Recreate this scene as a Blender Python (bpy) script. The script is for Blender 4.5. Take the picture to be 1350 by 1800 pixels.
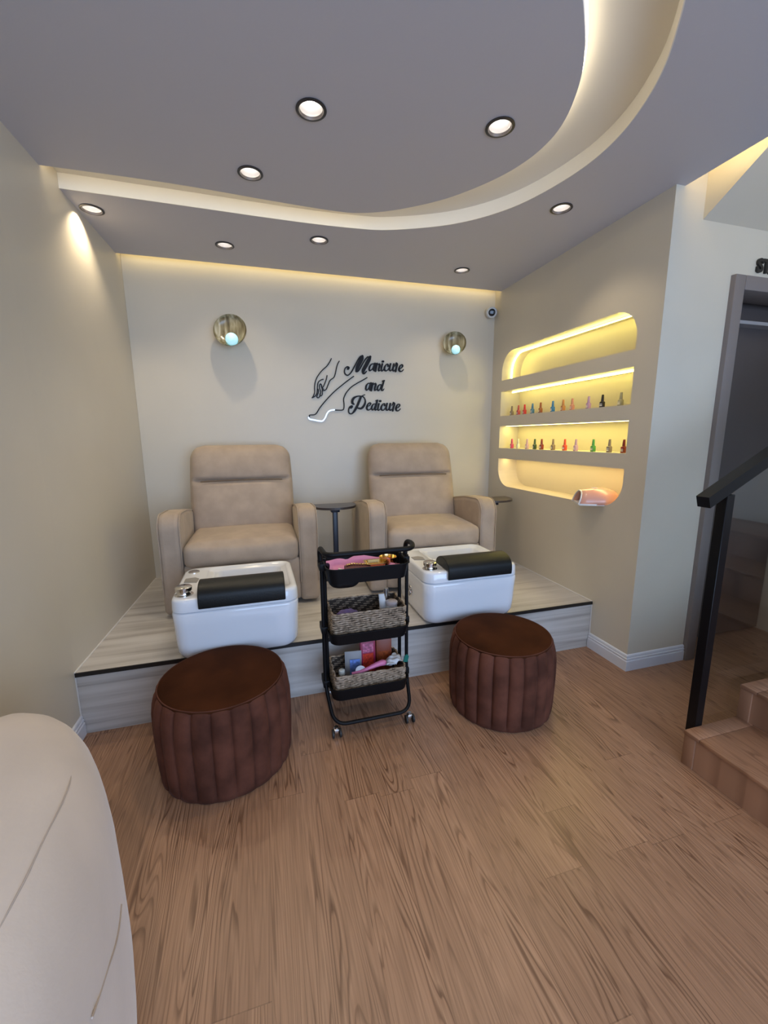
import bpy, bmesh, math, random
from mathutils import Vector, Matrix, Quaternion
from math import pi, sin, cos, radians, sqrt, atan2
random.seed(4)
for o in list(bpy.data.objects): bpy.data.objects.remove(o)
SC = bpy.context.scene
COL = SC.collection

# ---------------------------------------------------------------- camera
cam_d = bpy.data.cameras.new('camera')
cam = bpy.data.objects.new('camera', cam_d); COL.objects.link(cam)
cam_d.sensor_fit = 'HORIZONTAL'; cam_d.sensor_width = 36.0
cam_d.lens = 36.0 * 729.34 / 1350.0
cam_d.clip_start = 0.02
RT = Vector((0.96074665, -0.27733168, -0.00728064))
UP = Vector((0.0564809, 0.16983547, 0.98385254))
FW = Vector((0.27161697, 0.94564425, -0.1788328))
cam.matrix_world = Matrix(((RT.x, UP.x, -FW.x, 0.9731), (RT.y, UP.y, -FW.y, -3.7363), (RT.z, UP.z, -FW.z, 1.5), (0, 0, 0, 1)))
SC.camera = cam
SC.view_settings.view_transform = 'Standard'
SC.view_settings.look = 'None'
SC.view_settings.gamma = 1.0
SC.view_settings.use_curve_mapping = False
SC.view_settings.exposure = -0.1

# ---------------------------------------------------------------- light
w = bpy.data.worlds.new('world'); SC.world = w; w.use_nodes = True
w.node_tree.nodes['Background'].inputs[0].default_value = (0.62, 0.78, 1.0, 1)
w.node_tree.nodes['Background'].inputs[1].default_value = 0.6

def area(name, loc, rot, sx, sy, power, color):
    l = bpy.data.lights.new(name, 'AREA'); l.shape = 'RECTANGLE'; l.size = sx; l.size_y = sy
    l.energy = power; l.color = color
    o = bpy.data.objects.new(name, l); COL.objects.link(o); o.location = loc; o.rotation_euler = rot
    return o
# daylight through the shop window behind the camera
area('window_daylight', (2.3, -6.35, 1.45), (radians(90), 0, 0), 3.6, 2.3, 165, (0.47, 0.66, 1.0))
def spot(name, loc, power, color=(1.0, 0.84, 0.60), size=112, blend=0.8, radius=0.014):
    l = bpy.data.lights.new(name, 'SPOT'); l.energy = power; l.color = color
    l.spot_size = radians(size); l.spot_blend = blend; l.shadow_soft_size = radius
    o = bpy.data.objects.new(name, l); COL.objects.link(o); o.location = loc
    return o
SPOT_P = 17.5

# ---------------------------------------------------------------- materials
MATS = {}
def mat(name, col=(0.8, 0.8, 0.8), rough=0.5, metal=0.0, emit=None, es=0.0, spec=0.5, trans=0.0, sheen=0.0, coat=0.0, bump=None, mott=None, ior=None):
    if name in MATS: return MATS[name]
    m = bpy.data.materials.new(name); m.use_nodes = True; nt = m.node_tree
    b = nt.nodes['Principled BSDF']
    b.inputs['Base Color'].default_value = (*col, 1); b.inputs['Roughness'].default_value = rough
    b.inputs['Metallic'].default_value = metal; b.inputs['Specular IOR Level'].default_value = spec
    if trans: b.inputs['Transmission Weight'].default_value = trans
    if ior: b.inputs['IOR'].default_value = ior
    if sheen:
        b.inputs['Sheen Weight'].default_value = sheen; b.inputs['Sheen Roughness'].default_value = 0.35
        b.inputs['Sheen Tint'].default_value = (*[min(1, c * 2.5 + .15) for c in col], 1)
    if coat: b.inputs['Coat Weight'].default_value = coat; b.inputs['Coat Roughness'].default_value = 0.05
    if emit: b.inputs['Emission Color'].default_value = (*emit, 1); b.inputs['Emission Strength'].default_value = es
    tc = nt.nodes.new('ShaderNodeTexCoord')
    if mott:   # (scale, amount) soft colour variation
        n = nt.nodes.new('ShaderNodeTexNoise'); n.inputs['Scale'].default_value = mott[0]; n.inputs['Detail'].default_value = 4
        nt.links.new(tc.outputs['Object'], n.inputs['Vector'])
        r = nt.nodes.new('ShaderNodeValToRGB'); a = mott[1]
        r.color_ramp.elements[0].position = .35; r.color_ramp.elements[1].position = .68
        r.color_ramp.elements[0].color = (*[c * (1 - a) for c in col], 1); r.color_ramp.elements[1].color = (*[min(1, c * (1 + a)) for c in col], 1)
        nt.links.new(n.outputs['Fac'], r.inputs[0]); nt.links.new(r.outputs[0], b.inputs['Base Color'])
    if bump:   # (scale, strength)
        n = nt.nodes.new('ShaderNodeTexNoise'); n.inputs['Scale'].default_value = bump[0]; n.inputs['Detail'].default_value = 3
        nt.links.new(tc.outputs['Object'], n.inputs['Vector'])
        bp = nt.nodes.new('ShaderNodeBump'); bp.inputs['Strength'].default_value = bump[1]; bp.inputs['Distance'].default_value = 0.01
        nt.links.new(n.outputs['Fac'], bp.inputs['Height']); nt.links.new(bp.outputs[0], b.inputs['Normal'])
    MATS[name] = m
    return m

def M_(nt, op, a=None, b=None):
    n = nt.nodes.new('ShaderNodeMath'); n.operation = op
    for i, v in enumerate((a, b)):
        if v is None: continue
        if isinstance(v, (int, float)): n.inputs[i].default_value = v
        else: nt.links.new(v, n.inputs[i])
    return n.outputs[0]

def wood(name, light, mid, dark, pw=0.18, pl=1.25, axis='Y', rough=0.42, seam=True):
    """laminate planks running along axis, with cathedral grain lines"""
    m = bpy.data.materials.new(name); m.use_nodes = True; nt = m.node_tree; L = nt.links
    b = nt.nodes['Principled BSDF']
    tc = nt.nodes.new('ShaderNodeTexCoord'); sp = nt.nodes.new('ShaderNodeSeparateXYZ'); L.new(tc.outputs['Object'], sp.inputs[0])
    X, Y = (sp.outputs[0], sp.outputs[1]) if axis == 'Y' else (sp.outputs[1], sp.outputs[0])
    col = M_(nt, 'FLOOR', M_(nt, 'DIVIDE', X, pw))
    h1 = M_(nt, 'FRACT', M_(nt, 'MULTIPLY', M_(nt, 'SINE', M_(nt, 'MULTIPLY', col, 12.9898)), 437.58))
    yy = M_(nt, 'ADD', M_(nt, 'DIVIDE', Y, pl), h1)
    row = M_(nt, 'FLOOR', yy)
    h2 = M_(nt, 'FRACT', M_(nt, 'MULTIPLY', M_(nt, 'SINE', M_(nt, 'ADD', M_(nt, 'MULTIPLY', row, 78.233), M_(nt, 'MULTIPLY', col, 3.7))), 937.1))
    cb = nt.nodes.new('ShaderNodeCombineXYZ')
    L.new(M_(nt, 'ADD', M_(nt, 'MULTIPLY', X, 8.5), M_(nt, 'MULTIPLY', h2, 37.0)), cb.inputs[0])
    L.new(M_(nt, 'MULTIPLY', Y, 0.62), cb.inputs[1]); L.new(M_(nt, 'MULTIPLY', h2, 11.0), cb.inputs[2])
    n1 = nt.nodes.new('ShaderNodeTexNoise'); n1.inputs['Scale'].default_value = 1.0; n1.inputs['Detail'].default_value = 2.5; n1.inputs['Roughness'].default_value = .5
    n1.inputs['Distortion'].default_value = .35
    L.new(cb.outputs[0], n1.inputs['Vector'])
    rings = M_(nt, 'FRACT', M_(nt, 'MULTIPLY', n1.outputs['Fac'], 24.0))
    r1 = nt.nodes.new('ShaderNodeValToRGB'); e = r1.color_ramp.elements
    e[0].position = 0.0; e[0].color = (*mid, 1); e[1].position = 1.0; e[1].color = (*mid, 1)
    x = e.new(.55); x.color = (*light, 1); x = e.new(.86); x.color = (*dark, 1); x = e.new(.93); x.color = (*dark, 1)
    L.new(rings, r1.inputs[0])
    # the ring lines fade in and out along the boards
    cbm = nt.nodes.new('ShaderNodeCombineXYZ'); L.new(M_(nt, 'ADD', M_(nt, 'MULTIPLY', X, 9.0), M_(nt, 'MULTIPLY', h2, 19.0)), cbm.inputs[0]); L.new(M_(nt, 'MULTIPLY', Y, 1.1), cbm.inputs[1])
    nm = nt.nodes.new('ShaderNodeTexNoise'); nm.inputs['Scale'].default_value = 1; nm.inputs['Detail'].default_value = 1.5; L.new(cbm.outputs[0], nm.inputs['Vector'])
    rm = nt.nodes.new('ShaderNodeMapRange'); rm.inputs['From Min'].default_value = .42; rm.inputs['From Max'].default_value = .62; rm.inputs['To Min'].default_value = .28; rm.inputs['To Max'].default_value = .95
    L.new(nm.outputs['Fac'], rm.inputs['Value'])
    fade = nt.nodes.new('ShaderNodeMix'); fade.data_type = 'RGBA'; L.new(rm.outputs[0], fade.inputs[0]); fade.inputs[6].default_value = (*[(a * 1.0 + b * 1.0) / 2 for a, b in zip(light, mid)], 1)
    L.new(r1.outputs[0], fade.inputs[7])
    cb2 = nt.nodes.new('ShaderNodeCombineXYZ')
    L.new(M_(nt, 'MULTIPLY', X, 170.0), cb2.inputs[0]); L.new(M_(nt, 'MULTIPLY', Y, 5.0), cb2.inputs[1]); L.new(h2, cb2.inputs[2])
    n2 = nt.nodes.new('ShaderNodeTexNoise'); n2.inputs['Scale'].default_value = 1.0; n2.inputs['Detail'].default_value = 3
    L.new(cb2.outputs[0], n2.inputs['Vector'])
    mx = nt.nodes.new('ShaderNodeMix'); mx.data_type = 'RGBA'; mx.blend_type = 'MULTIPLY'; mx.inputs[0].default_value = 1
    L.new(fade.outputs[2], mx.inputs[6])
    g = nt.nodes.new('ShaderNodeValToRGB'); g.color_ramp.elements[0].position = .3; g.color_ramp.elements[1].position = .72
    g.color_ramp.elements[0].color = (.80, .77, .74, 1); g.color_ramp.elements[1].color = (1.12, 1.1, 1.08, 1)
    L.new(n2.outputs['Fac'], g.inputs[0]); L.new(g.outputs[0], mx.inputs[7])
    tint = nt.nodes.new('ShaderNodeMix'); tint.data_type = 'RGBA'; tint.blend_type = 'MULTIPLY'; tint.inputs[0].default_value = 1
    t = nt.nodes.new('ShaderNodeValToRGB'); t.color_ramp.elements[0].color = (.91, .90, .89, 1); t.color_ramp.elements[1].color = (1.06, 1.06, 1.05, 1)
    L.new(h2, t.inputs[0]); L.new(mx.outputs[2], tint.inputs[6]); L.new(t.outputs[0], tint.inputs[7])
    out = tint.outputs[2]
    if seam:
        fx = M_(nt, 'FRACT', M_(nt, 'DIVIDE', X, pw)); fy = M_(nt, 'FRACT', yy)
        s = M_(nt, 'MAXIMUM', M_(nt, 'LESS_THAN', fx, 0.012), M_(nt, 'LESS_THAN', fy, 0.002))
        m3 = nt.nodes.new('ShaderNodeMix'); m3.data_type = 'RGBA'; L.new(M_(nt, 'MULTIPLY', s, .33), m3.inputs[0])
        L.new(out, m3.inputs[6]); m3.inputs[7].default_value = (*[c * .45 for c in dark], 1); out = m3.outputs[2]
    L.new(out, b.inputs['Base Color']); b.inputs['Roughness'].default_value = rough
    bp = nt.nodes.new('ShaderNodeBump'); bp.inputs['Strength'].default_value = .12; bp.inputs['Distance'].default_value = .002
    L.new(n2.outputs['Fac'], bp.inputs['Height']); L.new(bp.outputs[0], b.inputs['Normal'])
    return m

def streak(name, cols, sx, sy, sz, rough=.4, detail=5):
    """colour streaks stretched by per-axis scale"""
    m = bpy.data.materials.new(name); m.use_nodes = True; nt = m.node_tree; L = nt.links
    b = nt.nodes['Principled BSDF']; tc = nt.nodes.new('ShaderNodeTexCoord')
    mp = nt.nodes.new('ShaderNodeMapping'); mp.inputs['Scale'].default_value = (sx, sy, sz); L.new(tc.outputs['Object'], mp.inputs[0])
    n = nt.nodes.new('ShaderNodeTexNoise'); n.inputs['Scale'].default_value = 1; n.inputs['Detail'].default_value = detail; n.inputs['Distortion'].default_value = .4
    L.new(mp.outputs[0], n.inputs['Vector']); r = nt.nodes.new('ShaderNodeValToRGB')
    e = r.color_ramp.elements; e[0].position = .3; e[1].position = .7
    e[0].color = (*cols[0], 1); e[1].color = (*cols[-1], 1)
    for i, c in enumerate(cols[1:-1]):
        q = e.new(.3 + .4 * (i + 1) / (len(cols) - 1)); q.color = (*c, 1)
    L.new(n.outputs['Fac'], r.inputs[0]); L.new(r.outputs[0], b.inputs['Base Color']); b.inputs['Roughness'].default_value = rough
    return m

WALL = mat('wall_paint', (0.655, 0.59, 0.475), .38, bump=(3.0, .12), mott=(1.3, .03))
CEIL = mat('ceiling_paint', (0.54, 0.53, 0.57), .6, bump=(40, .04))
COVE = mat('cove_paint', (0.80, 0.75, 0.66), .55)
WHITE = mat('white_gloss_trim', (0.72, 0.74, 0.80), .35)
FLOOR = wood('wood_laminate', (.40, .235, .145), (.335, .185, .110), (.165, .080, .044), pw=.152, pl=1.5, rough=.36)
STEPW = wood('step_wood_laminate', (.37, .205, .125), (.33, .175, .105), (.19, .09, .05), pw=.33, pl=1.6, rough=.42, seam=False)
TILE = streak('travertine_tile', [(.38, .345, .315), (.52, .485, .445), (.60, .565, .525), (.65, .62, .58)], 1.0, 16, 26, .35)
BLACK = mat('black_trim', (.012, .011, .011), .4)
MICRO = mat('beige_microfibre', (.425, .33, .25), .9, sheen=.2, bump=(260, .12), mott=(9, .08))
SEAMM = mat('seam_thread', (.16, .11, .07), .9)
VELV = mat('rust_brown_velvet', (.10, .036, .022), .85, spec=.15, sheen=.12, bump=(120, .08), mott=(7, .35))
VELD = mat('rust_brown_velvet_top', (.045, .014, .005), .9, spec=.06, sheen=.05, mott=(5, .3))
ACRY = mat('white_acrylic', (.78, .80, .84), .12, coat=.5)
LEATH = mat('black_leather', (.006, .007, .007), .42, spec=.3, bump=(180, .1))
CHROME = mat('chrome', (.75, .73, .70), .12, metal=1)
GREYP = mat('grey_panel', (.28, .27, .26), .35)
CARTM = mat('black_powder_coat', (.004, .004, .005), .5, spec=.2)
GOLD = mat('polished_gold', (.85, .58, .22), .15, metal=1)
STEEL = mat('steel', (.6, .6, .6), .25, metal=1)
RUB = mat('black_rubber', (.015, .015, .015), .6)
POSTM = mat('black_painted_steel', (.004, .004, .005), .35, spec=.25)
FRAMEM = mat('taupe_door_frame', (.22, .185, .17), .45)
DARKP = mat('dark_brown_panel', (.085, .068, .064), .5)

# ---------------------------------------------------------------- mesh helpers
def finish(bm, name, m, parent=None, smooth=False, angle=40):
    bmesh.ops.recalc_face_normals(bm, faces=bm.faces)
    me = bpy.data.meshes.new(name); bm.to_mesh(me); bm.free()
    if isinstance(m, (list, tuple)):
        for x in m: me.materials.append(x)
    else: me.materials.append(m)
    if smooth:
        for p in me.polygons: p.use_smooth = True
        me.set_sharp_from_angle(angle=radians(angle))
    else:
        for p in me.polygons: p.use_smooth = False
    o = bpy.data.objects.new(name, me); COL.objects.link(o)
    if parent: o.parent = parent
    return o

def tag(o, label=None, cat=None, group=None, kind=None):
    if label: o['label'] = label
    if cat: o['category'] = cat
    if group: o['group'] = group
    if kind: o['kind'] = kind
    return o

def thing(name, label, cat, loc=(0, 0, 0), rz=0, group=None):
    o = bpy.data.objects.new(name, None); COL.objects.link(o); o.empty_display_size = .1
    o.location = loc; o.rotation_euler = (0, 0, rz)
    return tag(o, label, cat, group)

def copy_tree(o, parent=None):
    c = o.copy(); COL.objects.link(c); c.parent = parent
    for ch in [x for x in bpy.data.objects if x.parent == o]: copy_tree(ch, c)
    return c

def box(bm, x0, x1, y0, y1, z0, z1, bev=0, seg=2, mi=0):
    r = bmesh.ops.create_cube(bm, size=1)
    vs = r['verts']
    for v in vs:
        v.co = Vector(((x0 + x1) / 2 + v.co.x * (x1 - x0), (y0 + y1) / 2 + v.co.y * (y1 - y0), (z0 + z1) / 2 + v.co.z * (z1 - z0)))
    if bev:
        es = list({e for v in vs for e in v.link_edges})
        r = bmesh.ops.bevel(bm, geom=es, offset=bev, segments=seg, affect='EDGES', profile=.5)
    if mi:
        for f in bm.faces:
            if all(v in vs for v in f.verts): f.material_index = mi

def bxo(name, m, dims, parent=None, bev=0, seg=2):
    bm = bmesh.new(); box(bm, *dims, bev=bev, seg=seg)
    return finish(bm, name, m, parent, smooth=bev > 0)

def ring(bm, pts):
    return [bm.verts.new(p) for p in pts]

def bridge(bm, a, b, closed=True):
    n = len(a)
    for i in range(n if closed else n - 1):
        j = (i + 1) % n
        bm.faces.new((a[i], a[j], b[j], b[i]))

def loft(bm, rings, cap0=True, cap1=True, closed=True):
    rs = [ring(bm, r) for r in rings]
    for a, b in zip(rs, rs[1:]): bridge(bm, a, b, closed)
    if cap0: bm.faces.new(rs[0][::-1])
    if cap1: bm.faces.new(rs[-1])
    return rs

def rrect(w, d, r, z, cx=0, cy=0, n=6):
    r = min(r, w / 2 - 1e-4, d / 2 - 1e-4); out = []
    for sx, sy, a0 in ((1, 1, 0), (-1, 1, 90), (-1, -1, 180), (1, -1, 270)):
        for k in range(n + 1):
            a = radians(a0 + 90 * k / n)
            out.append(Vector((cx + sx * (w / 2 - r) + r * cos(a), cy + sy * (d / 2 - r) + r * sin(a), z)))
    return out

def circ(r, z, n=32, cx=0, cy=0):
    return [Vector((cx + r * cos(2 * pi * i / n), cy + r * sin(2 * pi * i / n), z)) for i in range(n)]

def lathe(bm, prof, n=32, cx=0, cy=0, cap0=True, cap1=True):
    return loft(bm, [circ(max(r, 1e-4), z, n, cx, cy) for r, z in prof], cap0, cap1)

def smooth_path(pts, sub=6, closed=False):
    P = [Vector(p) for p in pts]; n = len(P); out = []
    rng = range(n) if closed else range(n - 1)
    for i in rng:
        if closed: p0, p1, p2, p3 = P[(i - 1) % n], P[i], P[(i + 1) % n], P[(i + 2) % n]
        else: p0, p1, p2, p3 = P[max(i - 1, 0)], P[i], P[i + 1], P[min(i + 2, n - 1)]
        for k in range(sub):
            t = k / sub
            out.append(.5 * ((2 * p1) + (-p0 + p2) * t + (2 * p0 - 5 * p1 + 4 * p2 - p3) * t * t + (-p0 + 3 * p1 - 3 * p2 + p3) * t ** 3))
    if not closed: out.append(P[-1])
    return out

def round_path(pts, r, n=6):
    """polyline with filleted corners"""
    P = [Vector(p) for p in pts]; out = [P[0]]
    for a, b, c in zip(P, P[1:], P[2:]):
        u = (a - b); v = (c - b); d = min(r, u.length * .49, v.length * .49); u.normalize(); v.normalize()
        p, q = b + u * d, b + v * d
        for k in range(n + 1):
            t = k / n; out.append((1 - t) ** 2 * p + 2 * t * (1 - t) * b + t * t * q)
    out.append(P[-1]); return out

def tube(bm, pts, r, n=10, closed=False, caps=True, sq=False):
    P = [Vector(p) for p in pts]
    if sq: n = 4
    N = len(P); rs = []; up = None
    for i, p in enumerate(P):
        if closed: t = P[(i + 1) % N] - P[i - 1]
        else: t = P[min(i + 1, N - 1)] - P[max(i - 1, 0)]
        t.normalize()
        if up is None:
            up = t.orthogonal() if abs(t.z) > .9 else Vector((0, 0, 1)) - t * t.z
        up = up - t * up.dot(t)
        if up.length < 1e-6: up = t.orthogonal()
        up.normalize(); s = t.cross(up)
        rr = r[i] if isinstance(r, (list, tuple)) else r
        rs.append([p + rr * (cos(2 * pi * k / n + (pi / 4 if sq else 0)) * up + sin(2 * pi * k / n + (pi / 4 if sq else 0)) * s) for k in range(n)])
    rr = [ring(bm, q) for q in rs]
    for a, b in zip(rr, rr[1:]): bridge(bm, a, b)
    if closed: bridge(bm, rr[-1], rr[0])
    elif caps: bm.faces.new(rr[0][::-1]); bm.faces.new(rr[-1])

def prism(bm, pts, axis, a0, a1):
    """extrude 2D outline pts along axis ('x': pts=(y,z); 'y': pts=(x,z); 'z': pts=(x,y))"""
    f = {'x': lambda p, a: (a, p[0], p[1]), 'y': lambda p, a: (p[0], a, p[1]), 'z': lambda p, a: (p[0], p[1], a)}[axis]
    loft(bm, [[Vector(f(p, a0)) for p in pts], [Vector(f(p, a1)) for p in pts]])

def plate(outer, holes, z0, z1):
    """slab in XY with holes, via a filled 2D curve; returns bmesh"""
    c = bpy.data.curves.new('tmp', 'CURVE'); c.dimensions = '2D'; c.fill_mode = 'BOTH'; c.extrude = (z1 - z0) / 2
    for poly in [outer] + holes:
        s = c.splines.new('POLY'); s.points.add(len(poly) - 1); s.use_cyclic_u = True
        for q, p in zip(s.points, poly): q.co = (p[0], p[1], 0, 1)
    o = bpy.data.objects.new('tmp', c); COL.objects.link(o)
    bpy.context.view_layer.update()
    dg = bpy.context.evaluated_depsgraph_get()
    me = bpy.data.meshes.new_from_object(o.evaluated_get(dg))
    bpy.data.objects.remove(o); bpy.data.curves.remove(c)
    bm = bmesh.new(); bm.from_mesh(me); bpy.data.meshes.remove(me)
    bmesh.ops.remove_doubles(bm, verts=bm.verts, dist=1e-5)
    for v in bm.verts: v.co.z += (z0 + z1) / 2
    return bm

def cushion(bm, x0, x1, y0, y1, z0, z1, r, puff=(0, 0, 0), N=10):
    """soft block: rounded box on a grid, each face bulged by puff"""
    c = Vector(((x0 + x1) / 2, (y0 + y1) / 2, (z0 + z1) / 2)); h = Vector(((x1 - x0) / 2, (y1 - y0) / 2, (z1 - z0) / 2))
    t = bmesh.new(); bmesh.ops.create_cube(t, size=2)
    bmesh.ops.subdivide_edges(t, edges=t.edges, cuts=N, use_grid_fill=True)
    mp = {}
    for v in t.verts:
        u = v.co.copy()
        # spread samples towards the edges
        s = Vector([math.copysign(abs(a) ** .8, a) for a in u])
        p = Vector((s.x * h.x, s.y * h.y, s.z * h.z))
        inner = Vector([max(-(hh - r), min(hh - r, pp)) for pp, hh in zip(p, h)])
        d = p - inner
        if d.length > 1e-9: q = inner + d.normalized() * r * min(1, max(abs(a) for a in (d.x / r, d.y / r, d.z / r)))
        else: q = p
        f = [1 - min(1, abs(a)) ** 2 for a in s]
        q.x += math.copysign(puff[0] * f[1] * f[2], s.x) * (abs(s.x) > .98)
        q.y += math.copysign(puff[1] * f[0] * f[2], s.y) * (abs(s.y) > .98)
        q.z += math.copysign(puff[2] * f[0] * f[1], s.z) * (abs(s.z) > .98)
        mp[v] = bm.verts.new(q + c)
    for f in t.faces: bm.faces.new([mp[v] for v in f.verts])
    t.free()
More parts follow.
